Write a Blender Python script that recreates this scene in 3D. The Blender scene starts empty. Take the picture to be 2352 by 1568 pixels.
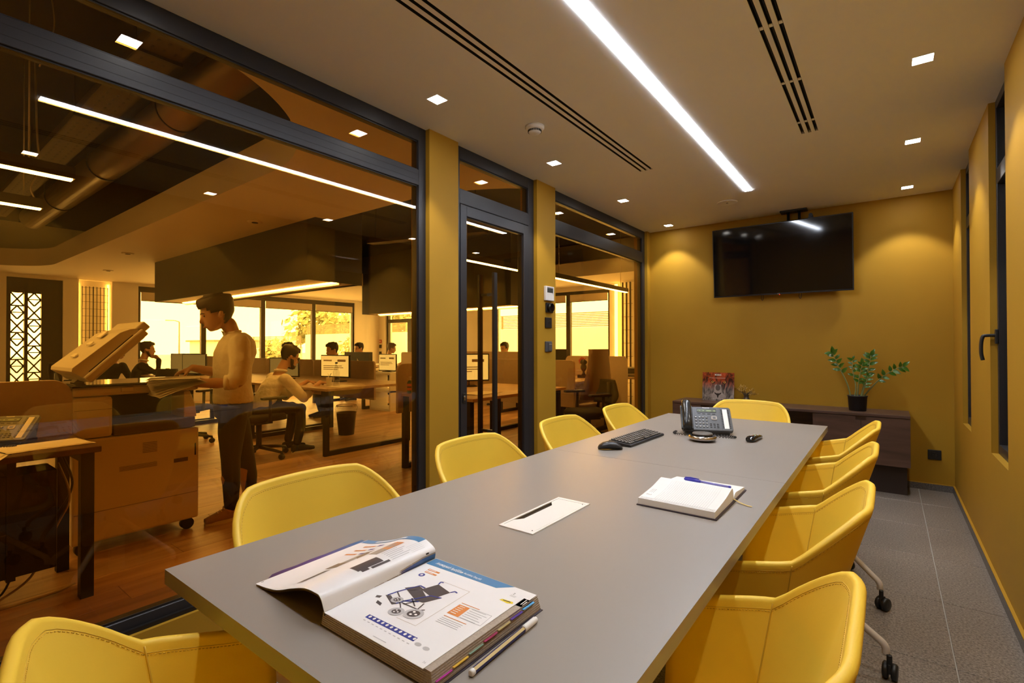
import bpy, bmesh, math, random
from mathutils import Vector, Matrix, Euler
random.seed(7)
SC = bpy.context.scene
COL = SC.collection
PI = math.pi

# ------------------------------------------------------------------ camera
cam = bpy.data.cameras.new('camera')
cam.sensor_width = 36.0
cam.lens = 17.431
cam.clip_start = 0.02
camo = bpy.data.objects.new('camera', cam)
COL.objects.link(camo)
_yaw, _pitch, _roll = 0.6489, 0.0084, -0.0018
_f = Vector((-math.sin(_yaw) * math.cos(_pitch), math.cos(_yaw) * math.cos(_pitch), math.sin(_pitch)))
_r = Vector((math.cos(_yaw), math.sin(_yaw), 0))
_u = _r.cross(_f)
_r2 = _r * math.cos(_roll) + _u * math.sin(_roll)
_u2 = -_r * math.sin(_roll) + _u * math.cos(_roll)
camo.matrix_world = Matrix(((_r2.x, _u2.x, -_f.x, 0), (_r2.y, _u2.y, -_f.y, 0), (_r2.z, _u2.z, -_f.z, 1.195), (0, 0, 0, 1)))
SC.camera = camo

# ------------------------------------------------------------------ view, world
SC.view_settings.view_transform = 'Standard'
SC.view_settings.look = 'None'
SC.view_settings.gamma = 1.0
SC.view_settings.use_curve_mapping = False
SC.view_settings.exposure = 0.42
try:
    SC.cycles.max_bounces = 8
    SC.cycles.transparent_max_bounces = 16
    SC.cycles.sample_clamp_indirect = 6.0
    SC.cycles.caustics_reflective = False
    SC.cycles.caustics_refractive = False
except Exception:
    pass
W = bpy.data.worlds.new('daylight'); SC.world = W
W.use_nodes = True
_bg = W.node_tree.nodes['Background']
_bg.inputs[0].default_value = (0.93, 0.96, 1.0, 1)      # bright, evenly overcast sky
_bg.inputs[1].default_value = 10.5
LINEAR_L = 44.0          # radiance of the ceiling line light
SPOT_W = 26.0            # each recessed downlight
OFFICE_LED = 60.0

# ------------------------------------------------------------------ materials
MATS = {}
def _set(b, **k):
    for n, v in k.items():
        b.inputs[n].default_value = v
def mat(name, col, rough=0.5, metal=0.0, var=0.0, vscale=8.0, bump=0.0, bscale=60.0, bdist=0.002, spec=0.5, coat=0.0, emis=None, estr=0.0, alpha=None):
    if name in MATS: return MATS[name]
    m = bpy.data.materials.new(name); m.use_nodes = True
    nt = m.node_tree; b = nt.nodes['Principled BSDF']
    c = (col[0], col[1], col[2], 1)
    b.inputs['Base Color'].default_value = c
    b.inputs['Roughness'].default_value = rough
    b.inputs['Metallic'].default_value = metal
    b.inputs['Specular IOR Level'].default_value = spec
    b.inputs['Coat Weight'].default_value = coat
    tc = None
    if var > 0 or bump > 0:
        tc = nt.nodes.new('ShaderNodeTexCoord')
    if var > 0:
        n = nt.nodes.new('ShaderNodeTexNoise'); n.inputs['Scale'].default_value = vscale; n.inputs['Detail'].default_value = 4
        nt.links.new(tc.outputs['Object'], n.inputs['Vector'])
        r = nt.nodes.new('ShaderNodeValToRGB')
        r.color_ramp.elements[0].position = 0.3; r.color_ramp.elements[1].position = 0.7
        r.color_ramp.elements[0].color = tuple(x * (1 - var) for x in col) + (1,)
        r.color_ramp.elements[1].color = tuple(min(1, x * (1 + var)) for x in col) + (1,)
        nt.links.new(n.outputs['Fac'], r.inputs['Fac']); nt.links.new(r.outputs['Color'], b.inputs['Base Color'])
    if bump > 0:
        n2 = nt.nodes.new('ShaderNodeTexNoise'); n2.inputs['Scale'].default_value = bscale; n2.inputs['Detail'].default_value = 3
        nt.links.new(tc.outputs['Object'], n2.inputs['Vector'])
        bp = nt.nodes.new('ShaderNodeBump'); bp.inputs['Strength'].default_value = bump; bp.inputs['Distance'].default_value = bdist
        nt.links.new(n2.outputs['Fac'], bp.inputs['Height']); nt.links.new(bp.outputs['Normal'], b.inputs['Normal'])
    if emis:
        b.inputs['Emission Color'].default_value = (emis[0], emis[1], emis[2], 1)
        b.inputs['Emission Strength'].default_value = estr
    MATS[name] = m
    return m
def emat(name, col, s):
    if name in MATS: return MATS[name]
    m = bpy.data.materials.new(name); m.use_nodes = True
    nt = m.node_tree; nt.nodes.clear()
    e = nt.nodes.new('ShaderNodeEmission'); e.inputs[0].default_value = (*col, 1); e.inputs[1].default_value = s
    o = nt.nodes.new('ShaderNodeOutputMaterial'); nt.links.new(e.outputs[0], o.inputs[0])
    MATS[name] = m
    return m
def glass_mat(name, tint, refl=0.04, rough=0.0):
    # thin pane: tinted straight-through light plus a Schlick mirror reflection
    m = bpy.data.materials.new(name); m.use_nodes = True
    nt = m.node_tree; nt.nodes.clear()
    t = nt.nodes.new('ShaderNodeBsdfTransparent'); t.inputs[0].default_value = (*tint, 1)
    g = nt.nodes.new('ShaderNodeBsdfGlossy'); g.inputs['Roughness'].default_value = rough; g.inputs[0].default_value = (1, 1, 1, 1)
    lw = nt.nodes.new('ShaderNodeLayerWeight'); lw.inputs[0].default_value = 0.5
    p = nt.nodes.new('ShaderNodeMath'); p.operation = 'POWER'; p.inputs[1].default_value = 5
    nt.links.new(lw.outputs['Facing'], p.inputs[0])
    a = nt.nodes.new('ShaderNodeMath'); a.operation = 'MULTIPLY_ADD'; a.inputs[1].default_value = 1 - refl; a.inputs[2].default_value = refl
    nt.links.new(p.outputs[0], a.inputs[0])
    mx = nt.nodes.new('ShaderNodeMixShader')
    nt.links.new(a.outputs[0], mx.inputs[0]); nt.links.new(t.outputs[0], mx.inputs[1]); nt.links.new(g.outputs[0], mx.inputs[2])
    o = nt.nodes.new('ShaderNodeOutputMaterial'); nt.links.new(mx.outputs[0], o.inputs[0])
    MATS[name] = m
    return m
def granite_mat(name, c1, c2, rough=0.45):
    m = bpy.data.materials.new(name); m.use_nodes = True
    nt = m.node_tree; b = nt.nodes['Principled BSDF']; b.inputs['Roughness'].default_value = rough
    g = nt.nodes.new('ShaderNodeNewGeometry')
    n = nt.nodes.new('ShaderNodeTexNoise'); n.inputs['Scale'].default_value = 115; n.inputs['Detail'].default_value = 4; n.inputs['Roughness'].default_value = 0.8
    n2 = nt.nodes.new('ShaderNodeTexNoise'); n2.inputs['Scale'].default_value = 2.2; n2.inputs['Detail'].default_value = 3
    nt.links.new(g.outputs['Position'], n.inputs['Vector']); nt.links.new(g.outputs['Position'], n2.inputs['Vector'])
    r = nt.nodes.new('ShaderNodeValToRGB'); e = r.color_ramp.elements
    e[0].position = 0.38; e[0].color = (*c1, 1); e[1].position = 0.62; e[1].color = (*c2, 1)
    nt.links.new(n.outputs['Fac'], r.inputs['Fac'])
    r2 = nt.nodes.new('ShaderNodeValToRGB'); e2 = r2.color_ramp.elements
    e2[0].position = 0.35; e2[0].color = (0.82, 0.82, 0.82, 1); e2[1].position = 0.7; e2[1].color = (1, 1, 1, 1)
    nt.links.new(n2.outputs['Fac'], r2.inputs['Fac'])
    mx = nt.nodes.new('ShaderNodeMix'); mx.data_type = 'RGBA'; mx.blend_type = 'MULTIPLY'; mx.inputs[0].default_value = 1
    nt.links.new(r.outputs['Color'], mx.inputs[6]); nt.links.new(r2.outputs['Color'], mx.inputs[7])
    nt.links.new(mx.outputs[2], b.inputs['Base Color'])
    bp = nt.nodes.new('ShaderNodeBump'); bp.inputs['Strength'].default_value = 0.12; bp.inputs['Distance'].default_value = 0.001
    nt.links.new(n.outputs['Fac'], bp.inputs['Height']); nt.links.new(bp.outputs['Normal'], b.inputs['Normal'])
    MATS[name] = m
    return m
def wood_mat(name, c1, c2, rough=0.45, scale=(1.2, 22, 22), perobj=0.0, bump=0.06):
    m = bpy.data.materials.new(name); m.use_nodes = True
    nt = m.node_tree; b = nt.nodes['Principled BSDF']; b.inputs['Roughness'].default_value = rough
    g = nt.nodes.new('ShaderNodeNewGeometry')
    mp = nt.nodes.new('ShaderNodeMapping'); mp.inputs['Scale'].default_value = scale
    nt.links.new(g.outputs['Position'], mp.inputs['Vector'])
    src = mp.outputs[0]
    oi = nt.nodes.new('ShaderNodeObjectInfo')
    if perobj > 0:
        ad = nt.nodes.new('ShaderNodeVectorMath'); ad.operation = 'ADD'
        sc = nt.nodes.new('ShaderNodeMath'); sc.operation = 'MULTIPLY'; sc.inputs[1].default_value = 37.0
        nt.links.new(oi.outputs['Random'], sc.inputs[0]); nt.links.new(src, ad.inputs[0]); nt.links.new(sc.outputs[0], ad.inputs[1])
        src = ad.outputs[0]
    n = nt.nodes.new('ShaderNodeTexNoise'); n.inputs['Scale'].default_value = 1.0; n.inputs['Detail'].default_value = 6; n.inputs['Distortion'].default_value = 0.6
    nt.links.new(src, n.inputs['Vector'])
    r = nt.nodes.new('ShaderNodeValToRGB'); e = r.color_ramp.elements
    e[0].position = 0.3; e[0].color = (*c1, 1); e[1].position = 0.72; e[1].color = (*c2, 1)
    nt.links.new(n.outputs['Fac'], r.inputs['Fac'])
    out = r.outputs['Color']
    if perobj > 0:
        hs = nt.nodes.new('ShaderNodeHueSaturation')
        ma = nt.nodes.new('ShaderNodeMath'); ma.operation = 'MULTIPLY_ADD'; ma.inputs[1].default_value = perobj; ma.inputs[2].default_value = 1 - perobj / 2
        nt.links.new(oi.outputs['Random'], ma.inputs[0]); nt.links.new(ma.outputs[0], hs.inputs['Value']); nt.links.new(out, hs.inputs['Color'])
        out = hs.outputs['Color']
    nt.links.new(out, b.inputs['Base Color'])
    bp = nt.nodes.new('ShaderNodeBump'); bp.inputs['Strength'].default_value = bump; bp.inputs['Distance'].default_value = 0.002
    nt.links.new(n.outputs['Fac'], bp.inputs['Height']); nt.links.new(bp.outputs['Normal'], b.inputs['Normal'])
    MATS[name] = m
    return m

# ------------------------------------------------------------------ mesh builder
class G:
    def __init__(s): s.v = []; s.f = []; s.m = []; s.sm = []
    def add(s, vs, fs, mi=0, smooth=False):
        o = len(s.v); s.v += [tuple(p) for p in vs]
        for f in fs: s.f.append(tuple(i + o for i in f)); s.m.append(mi); s.sm.append(smooth)
        return s
    def bb(s, x0, x1, y0, y1, z0, z1, mi=0):
        vs = [(x0, y0, z0), (x1, y0, z0), (x1, y1, z0), (x0, y1, z0), (x0, y0, z1), (x1, y0, z1), (x1, y1, z1), (x0, y1, z1)]
        return s.add(vs, [(0, 3, 2, 1), (4, 5, 6, 7), (0, 1, 5, 4), (1, 2, 6, 5), (2, 3, 7, 6), (3, 0, 4, 7)], mi)
    def box(s, c, d, rot=(0, 0, 0), mi=0):
        M = Euler(rot).to_matrix(); c = Vector(c)
        vs = [c + M @ Vector((sx * d[0] / 2, sy * d[1] / 2, sz * d[2] / 2)) for sz in (-1, 1) for sx, sy in ((-1, -1), (1, -1), (1, 1), (-1, 1))]
        return s.add(vs, [(0, 3, 2, 1), (4, 5, 6, 7), (0, 1, 5, 4), (1, 2, 6, 5), (2, 3, 7, 6), (3, 0, 4, 7)], mi)
    def loft(s, rings, mi=0, caps=True, closed=True, smooth=True):
        n = len(rings[0]); o = len(s.v)
        vs = [p for r in rings for p in r]; fs = []
        for i in range(len(rings) - 1):
            for j in range(n if closed else n - 1):
                a = i * n + j; b = i * n + (j + 1) % n
                fs.append((a, b, b + n, a + n))
        s.add(vs, fs, mi, smooth)
        if caps and closed:
            o2 = o
            s.f.append(tuple(o2 + j for j in reversed(range(n)))); s.m.append(mi); s.sm.append(False)
            k = o2 + (len(rings) - 1) * n
            s.f.append(tuple(k + j for j in range(n))); s.m.append(mi); s.sm.append(False)
        return s
    def tube(s, pts, r, n=8, mi=0, caps=True, closed=False):
        pts = [Vector(p) for p in pts]; rs = r if isinstance(r, (list, tuple)) else [r] * len(pts)
        rings = []; up = None
        N = len(pts)
        for i, p in enumerate(pts):
            if closed: t = pts[(i + 1) % N] - pts[i - 1]
            else: t = pts[min(i + 1, N - 1)] - pts[max(i - 1, 0)]
            if t.length < 1e-9: t = Vector((0, 0, 1))
            t.normalize()
            if up is None:
                up = Vector((0, 0, 1)) if abs(t.z) < 0.9 else Vector((1, 0, 0))
            a = t.cross(up)
            if a.length < 1e-6: a = t.cross(Vector((0.3, 1, 0.2)))
            a.normalize(); b = a.cross(t); up = b
            rings.append([p + (a * math.cos(2 * PI * k / n) + b * math.sin(2 * PI * k / n)) * rs[i] for k in range(n)])
        if closed: rings.append(rings[0])
        return s.loft(rings, mi, caps and not closed)
    def cyl(s, p0, p1, r, n=16, mi=0, r1=None):
        return s.tube([p0, p1], [r, r if r1 is None else r1], n, mi)
    def lathe(s, prof, c=(0, 0, 0), n=24, mi=0, M=None, caps=True):
        c = Vector(c); rings = []
        for r, z in prof:
            ring = []
            for k in range(n):
                p = Vector((r * math.cos(2 * PI * k / n), r * math.sin(2 * PI * k / n), z))
                if M is not None: p = M @ p
                ring.append(c + p)
            rings.append(ring)
        return s.loft(rings, mi, caps)
    def prism(s, poly, z0, z1, mi=0, M=None):
        # poly: list of (x, y), extruded from z0 to z1; optional matrix
        n = len(poly)
        vs = [Vector((x, y, z0)) for x, y in poly] + [Vector((x, y, z1)) for x, y in poly]
        if M is not None: vs = [M @ p for p in vs]
        fs = [tuple(reversed(range(n))), tuple(range(n, 2 * n))] + [(i, (i + 1) % n, (i + 1) % n + n, i + n) for i in range(n)]
        return s.add(vs, fs, mi)
    def ball(s, c, r, n=12, mi=0, sc=(1, 1, 1)):
        c = Vector(c); rings = []
        for i in range(1, n // 2 + 1):
            a = PI * (i - 0.5) / (n // 2 + 0)
            rings.append([c + Vector((r * sc[0] * math.sin(a) * math.cos(2 * PI * k / n), r * sc[1] * math.sin(a) * math.sin(2 * PI * k / n), -r * sc[2] * math.cos(a))) for k in range(n)])
        return s.loft(rings, mi)
    def patch(s, grid, mi=0, smooth=True):
        nr = len(grid); nc = len(grid[0])
        vs = [p for r in grid for p in r]
        fs = [(i * nc + j, i * nc + j + 1, (i + 1) * nc + j + 1, (i + 1) * nc + j) for i in range(nr - 1) for j in range(nc - 1)]
        return s.add(vs, fs, mi, smooth)
    def mesh(s, name, mats, bevel=0, seg=2, M=None, auto=False, merge=False):
        me = bpy.data.meshes.new(name)
        vs = s.v if M is None else [tuple(M @ Vector(p)) for p in s.v]
        me.from_pydata(vs, [], s.f)
        for mm in (mats if isinstance(mats, (list, tuple)) else [mats]): me.materials.append(mm)
        me.polygons.foreach_set('material_index', s.m); me.polygons.foreach_set('use_smooth', s.sm)
        bm = bmesh.new(); bm.from_mesh(me)
        if merge: bmesh.ops.remove_doubles(bm, verts=bm.verts, dist=1e-5)
        bmesh.ops.recalc_face_normals(bm, faces=bm.faces)
        if bevel > 0:
            ed = [e for e in bm.edges if len(e.link_faces) == 2 and e.calc_face_angle(0) > 0.5]
            bmesh.ops.bevel(bm, geom=ed, offset=bevel, segments=seg, affect='EDGES', profile=0.5, clamp_overlap=True)
        bm.to_mesh(me); bm.free(); me.update()
        return me
    def build(s, name, mats, parent=None, loc=(0, 0, 0), rot=(0, 0, 0), **k):
        o = bpy.data.objects.new(name, s.mesh(name, mats, **k)); COL.objects.link(o)
        o.location = loc; o.rotation_euler = rot
        if parent is not None: o.parent = parent
        return o
def tag(o, label=None, cat=None, group=None, kind=None):
    if label: o['label'] = label
    if cat: o['category'] = cat
    if group: o['group'] = group
    if kind: o['kind'] = kind
    return o
def thing(name, label, cat, loc=(0, 0, 0), rz=0.0, group=None):
    o = bpy.data.objects.new(name, None); COL.objects.link(o); o.empty_display_size = 0.05
    o.location = loc; o.rotation_euler = (0, 0, rz)
    return tag(o, label, cat, group)
def struct(o, label=None): return tag(o, label=label, kind='structure')
def inst(o, parent, loc=(0, 0, 0), rot=(0, 0, 0), name=None, scale=None):
    c = o.copy(); COL.objects.link(c); c.parent = parent; c.location = loc; c.rotation_euler = rot
    if scale: c.scale = scale
    if name: c.name = name
    return c
def copy_tree(o, parent=None):
    c = o.copy(); COL.objects.link(c); c.parent = parent
    for ch in list(o.children): copy_tree(ch, c)
    return c
def text_part(name, body, size, material, parent, M, align='LEFT', ext=0.0, bold=0.0, shear=0.0, sx=1.0):
    # lettering as a real thin mesh; M places the text's own xy plane
    cu = bpy.data.curves.new(name, 'FONT'); cu.body = body; cu.size = size; cu.align_x = align; cu.align_y = 'CENTER'
    cu.extrude = ext; cu.offset = bold; cu.shear = shear; cu.resolution_u = 2
    t = bpy.data.objects.new(name, cu); COL.objects.link(t)
    dg = bpy.context.evaluated_depsgraph_get(); dg.update()
    me = bpy.data.meshes.new_from_object(t.evaluated_get(dg)); me.name = name
    COL.objects.unlink(t); bpy.data.objects.remove(t); bpy.data.curves.remove(cu)
    me.transform(Matrix.Diagonal((sx, 1, 1, 1))); me.materials.clear(); me.materials.append(material)
    me.transform(M)
    o = bpy.data.objects.new(name, me); COL.objects.link(o)
    if parent is not None: o.parent = parent
    return o
def lerp(a, b, t): return a + (b - a) * t
def smooth01(t): t = max(0, min(1, t)); return t * t * (3 - 2 * t)
def catmull(P, n=6, closed=False):
    P = [Vector(p) for p in P]; out = []; N = len(P)
    rng = N if closed else N - 1
    for i in range(rng):
        p0 = P[(i - 1) % N] if (closed or i > 0) else P[0]; p1 = P[i]; p2 = P[(i + 1) % N]
        p3 = P[(i + 2) % N] if (closed or i + 2 < N) else P[-1]
        for k in range(n):
            t = k / n
            out.append(0.5 * ((2 * p1) + (p2 - p0) * t + (2 * p0 - 5 * p1 + 4 * p2 - p3) * t * t + (3 * p1 - p0 - 3 * p2 + p3) * t ** 3))
    if not closed: out.append(P[-1])
    return out
# ------------------------------------------------------------------ room shell
H = 2.455
XL, XR, YB, YF = -2.115, 0.4236, 5.3514, -0.55
XG = -2.163                                   # plane of the tinted glass
M_wall = mat('mustard_paint', (0.425, 0.236, 0.018), 0.6, var=0.03, vscale=3, bump=0.05, bscale=180, spec=0.25)
M_ceil = mat('white_ceiling_paint', (0.80, 0.78, 0.75), 0.7, var=0.015, vscale=2)
M_frame = mat('anthracite_aluminium', (0.028, 0.028, 0.032), 0.38, metal=0.2, bump=0.03, bscale=300)
M_frame_in = mat('black_gasket', (0.008, 0.006, 0.006), 0.5)
M_glass = glass_mat('orange_tinted_glass', (0.88, 0.635, 0.262))
M_gran = granite_mat('granite_tile', (0.085, 0.072, 0.062), (0.37, 0.325, 0.285), 0.36)
M_gran_d = granite_mat('granite_skirting', (0.085, 0.078, 0.072), (0.24, 0.22, 0.21), 0.45)
M_grout = mat('pale_grout', (0.42, 0.40, 0.37), 0.8, var=0.05)
M_black = mat('matt_black_plastic', (0.012, 0.012, 0.013), 0.42)
M_white = mat('white_plastic', (0.78, 0.77, 0.75), 0.4)

# floor of the meeting room: grout bed with single granite tiles on it
floor = struct(G().bb(XL - 0.14, XR + 0.1, YF - 0.1, YB + 0.1, -0.12, -0.004).build('floor', M_grout))
T = 0.6; gap = 0.004
tiles = {}
xs = [XL - 0.02] + [0.194 - T * k for k in range(4, -1, -1) if 0.194 - T * k > XL] + [XR]
ys = [YF] + [4.85 - T * k for k in range(9, -1, -1) if 4.85 - T * k > YF] + [YB]
for i in range(len(xs) - 1):
    for j in range(len(ys) - 1):
        w = xs[i + 1] - xs[i] - gap; l = ys[j + 1] - ys[j] - gap
        key = (round(w, 3), round(l, 3))
        if key not in tiles:
            tiles[key] = G().bb(0, w, 0, l, -0.012, 0).mesh('tile', M_gran, bevel=0.0012, seg=1)
        o = bpy.data.objects.new('tile', tiles[key]); COL.objects.link(o); o.parent = floor
        o.location = (xs[i] + gap / 2, ys[j] + gap / 2, 0)

# ceiling slab with recesses left by separate strips: light slot and two air slots
LX0, LX1, LY0, LY1 = -0.9256, -0.8731, 0.548, 4.3814
SLOTS = []
for x0, x1, y0, y1 in ((-1.424, -1.332, 0.3, 3.425), (-0.403, -0.318, 0.3, 3.4)):
    w = (x1 - x0)
    for k in range(3):
        a = x0 + k * (w - 0.016) / 2
        SLOTS.append((a, a + 0.016, y0, y1))
holes = sorted([(LX0, LX1, LY0, LY1)] + SLOTS)
g = G()
cx = XL - 0.14
for (a, b, y0, y1) in holes:
    g.bb(cx, a, YF - 0.1, YB + 0.1, H, H + 0.06)
    g.bb(a, b, YF - 0.1, y0, H, H + 0.06); g.bb(a, b, y1, YB + 0.1, H, H + 0.06)
    cx = b
g.bb(cx, XR + 0.1, YF - 0.1, YB + 0.1, H, H + 0.06)
g.bb(XL - 0.14, XR + 0.1, YF - 0.1, YB + 0.1, H + 0.1, H + 0.14)
ceiling = struct(g.build('ceiling', M_ceil))

# walls
struct(G().bb(XL - 0.14, XR + 0.1, YB, YB + 0.1, 0, H).build('wall_back', M_wall))
struct(G().bb(XL - 0.14, XR + 0.1, YF - 0.1, YF, 0, H).build('wall_front', M_wall))
WIN = ((3.10, 3.56), (4.335, 4.785)); SZ = 0.634
g = G(); y = YF - 0.1
for a, b in WIN:
    g.bb(XR, XR + 0.1, y, a, 0, H); g.bb(XR, XR + 0.1, a, b, 0, SZ); y = b
g.bb(XR, XR + 0.1, y, YB + 0.1, 0, H)
struct(g.build('wall_right', M_wall))
# left wall: piers and plinth
PIER = ((1.998, 2.241), (3.105, 3.365), (5.265, YB))
WX0, WX1 = -2.27, -2.145
g = G()
for a, b in PIER: g.bb(WX0, XL, a, b, 0, H)
g.bb(WX0, XL, YF, 1.998, 0, 0.18); g.bb(WX0, XL, 3.365, 5.265, 0, 0.18)
g.bb(WX0, XL, YF, -0.30, 0.18, H)
struct(g.build('wall_left', M_wall))
# baseboards with a painted top ledge
def skirting(name, x0, x1, y0, y1, side):
    o = struct(G().bb(x0, x1, y0, y1, 0, 0.052).build(name, M_gran_d, bevel=0.001, seg=1))
    G().bb(x0, x1, y0, y1, 0.052, 0.056).build('ledge', M_wall, o)
skirting('baseboard_back', XL, XR, YB - 0.013, YB, 0)
skirting('baseboard_right', XR - 0.013, XR, YF, YB - 0.013, 0)
g = None
for k, (a, b) in enumerate(((YF, 2.241), (3.105, YB - 0.013))):
    skirting('baseboard_left', XL, XL + 0.018, a, b, 0)

# glazed partitions (frame members as parts, glass panes as parts)
def bar(parent, name, y0, y1, z0, z1, x0=-2.205, x1=WX1, bev=0.002, m=None):
    return G().bb(x0, x1, y0, y1, z0, z1).build(name, m or M_frame, parent, bevel=bev, seg=1)
def pane(parent, y0, y1, z0, z1):
    G().bb(XG - 0.004, XG + 0.004, y0, y1, z0, z1).build('pane', M_glass, parent)
def gasket(parent, y0, y1, z0, z1, t=0.006):
    g = G(); xa, xb = XG + 0.004, XG + 0.010
    g.bb(xa, xb, y0, y1, z0, z0 + t); g.bb(xa, xb, y0, y1, z1 - t, z1); g.bb(xa, xb, y0, y0 + t, z0, z1); g.bb(xa, xb, y1 - t, y1, z0, z1)
    g.build('gasket', M_frame_in, parent)
TZ0, TZ1 = 2.118, 2.208                        # transom bar
# fixed window beside the near pier
w1 = thing('window_1', None, None); struct(w1, 'large orange tinted fixed window in front of the printer')
bar(w1, 'mullion', 1.943, 1.998, 0.18, H); bar(w1, 'mullion', -0.30, -0.245, 0.18, H)
bar(w1, 'head_rail', -0.245, 1.943, 2.375, H); bar(w1, 'transom', -0.245, 1.943, TZ0, TZ1); bar(w1, 'sill_rail', -0.245, 1.943, 0.18, 0.232)
for z in (TZ0 + 0.028, TZ0 + 0.062):
    G().bb(WX1 - 0.0005, WX1 + 0.0008, -0.245, 1.943, z, z + 0.0016).build('groove', M_frame_in, w1)
G().bb(WX1 + 0.0001, -2.131, -0.245, 1.998, 0.18, 0.196).build('sill_bead', M_frame_in, w1)
pane(w1, -0.245, 1.943, TZ1, 2.375); pane(w1, -0.245, 1.943, 0.232, TZ0)
gasket(w1, -0.245, 1.943, TZ1, 2.375); gasket(w1, -0.245, 1.943, 0.232, TZ0)
# fixed window between the door pier and the back corner
w2 = thing('window_2', None, None); struct(w2, 'orange tinted fixed window between the switch pier and back wall')
bar(w2, 'mullion', 3.365, 3.405, 0.18, H); bar(w2, 'mullion', 5.20, 5.265, 0.18, H)
bar(w2, 'head_rail', 3.405, 5.20, 2.375, H); bar(w2, 'transom', 3.405, 5.20, TZ0 - 0.01, TZ1 + 0.01); bar(w2, 'sill_rail', 3.405, 5.20, 0.18, 0.232)
pane(w2, 3.405, 5.20, TZ1 + 0.01, 2.375); pane(w2, 3.405, 5.20, 0.232, TZ0 - 0.01)
gasket(w2, 3.405, 5.20, TZ1 + 0.01, 2.375); gasket(w2, 3.405, 5.20, 0.232, TZ0 - 0.01)
# door with transom light
d1 = thing('door_1', None, None); struct(d1, 'glazed door with dark frame and long black pull bars')
DY0, DY1 = 2.241, 3.105
bar(d1, 'jamb', DY0, DY0 + 0.045, 0, H); bar(d1, 'jamb', DY1 - 0.07, DY1, 0, H)
bar(d1, 'head_rail', DY0 + 0.045, DY1 - 0.07, 2.375, H); bar(d1, 'transom', DY0 + 0.045, DY1 - 0.07, 2.095, 2.185)
a, b = DY0 + 0.045, DY1 - 0.07
pane(d1, a, b, 2.185, 2.375); gasket(d1, a, b, 2.185, 2.375)
lx0, lx1 = -2.20, -2.141
leaf = bar(d1, 'door_leaf', a + 0.003, a + 0.062, 0.008, 2.09, lx0, lx1)
for (p, q, r, s) in ((b - 0.065, b - 0.003, 0.008, 2.09), (a + 0.062, b - 0.065, 2.022, 2.09), (a + 0.062, b - 0.065, 0.008, 0.10)):
    bar(d1, 'leaf_rail', p, q, r, s, lx0, lx1)
pane(d1, a + 0.062, b - 0.065, 0.10, 2.022); gasket(d1, a + 0.062, b - 0.065, 0.10, 2.022)
for xx, yy in ((-2.10, 2.577), (-2.228, 2.577)):
    h = G().bb(xx - 0.011, xx + 0.011, yy - 0.016, yy + 0.016, 0.50, 1.685).build('pull_handle', M_black, d1, bevel=0.002)
    for z in (0.62, 1.54):
        G().bb(min(xx, XG), max(xx, XG), yy - 0.009, yy + 0.009, z - 0.009, z + 0.009).build('standoff', M_black, h)
lk = G().bb(-2.141, -2.134, 2.305, 2.33, 0.835, 0.895).build('lock_plate', M_black, d1, bevel=0.004)
G().cyl((-2.135, 2.3175, 0.872), (-2.130, 2.3175, 0.872), 0.0075, 12).bb(-2.135, -2.130, 2.3145, 2.3205, 0.850, 0.872).build('key_cylinder', mat('steel', (0.6, 0.58, 0.52), 0.3, metal=1), lk)

# narrow windows in the right wall: dark frame, pane and closed shutter behind
M_shut = mat('dark_shutter', (0.006, 0.006, 0.007), 0.6)
M_clear = glass_mat('clear_glass', (0.93, 0.95, 0.94))
for n, (a, b) in enumerate(WIN):
    w = thing('window_%d' % (3 + n), None, None)
    struct(w, 'narrow dark window with a black lever handle' if n == 0 else 'narrow dark window close to the back corner')
    fx0, fx1 = XR + 0.027, XR + 0.075
    def fr(nm, y0, y1, z0, z1, x0=fx0): G().bb(x0, fx1, y0, y1, z0, z1).build(nm, M_frame, w, bevel=0.0015, seg=1)
    fr('frame_post', a, a + 0.03, SZ, H); fr('frame_post', b - 0.03, b, SZ, H)
    fr('frame_rail', a + 0.03, b - 0.03, SZ, SZ + 0.05); fr('frame_rail', a + 0.03, b - 0.03, 2.41, H); fr('frame_rail', a + 0.03, b - 0.03, 2.02, 2.10)
    for z0, z1 in ((SZ + 0.05, 2.02), (2.10, 2.41)):
        G().bb(fx0 + 0.02, fx0 + 0.024, a + 0.03, b - 0.03, z0, z1).build('pane', M_clear, w)
        G().bb(fx1 - 0.006, fx1 + 0.004, a + 0.005, b - 0.005, z0 - 0.01, z1 + 0.01).build('shutter', M_shut, w)
    if n == 0:
        hd = G().bb(fx0 - 0.012, fx0, b - 0.035, b - 0.008, 1.20, 1.275).build('handle_plate', M_black, w, bevel=0.003)
        pts = catmull([(fx0 - 0.01, b - 0.022, 1.243), (fx0 - 0.045, b - 0.022, 1.243), (fx0 - 0.058, b - 0.022, 1.236), (fx0 - 0.064, b - 0.022, 1.20), (fx0 - 0.064, b - 0.022, 1.15), (fx0 - 0.058, b - 0.022, 1.115)], 5)
        G().tube(pts, 0.0085, 10).build('lever', M_black, hd)

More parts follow.
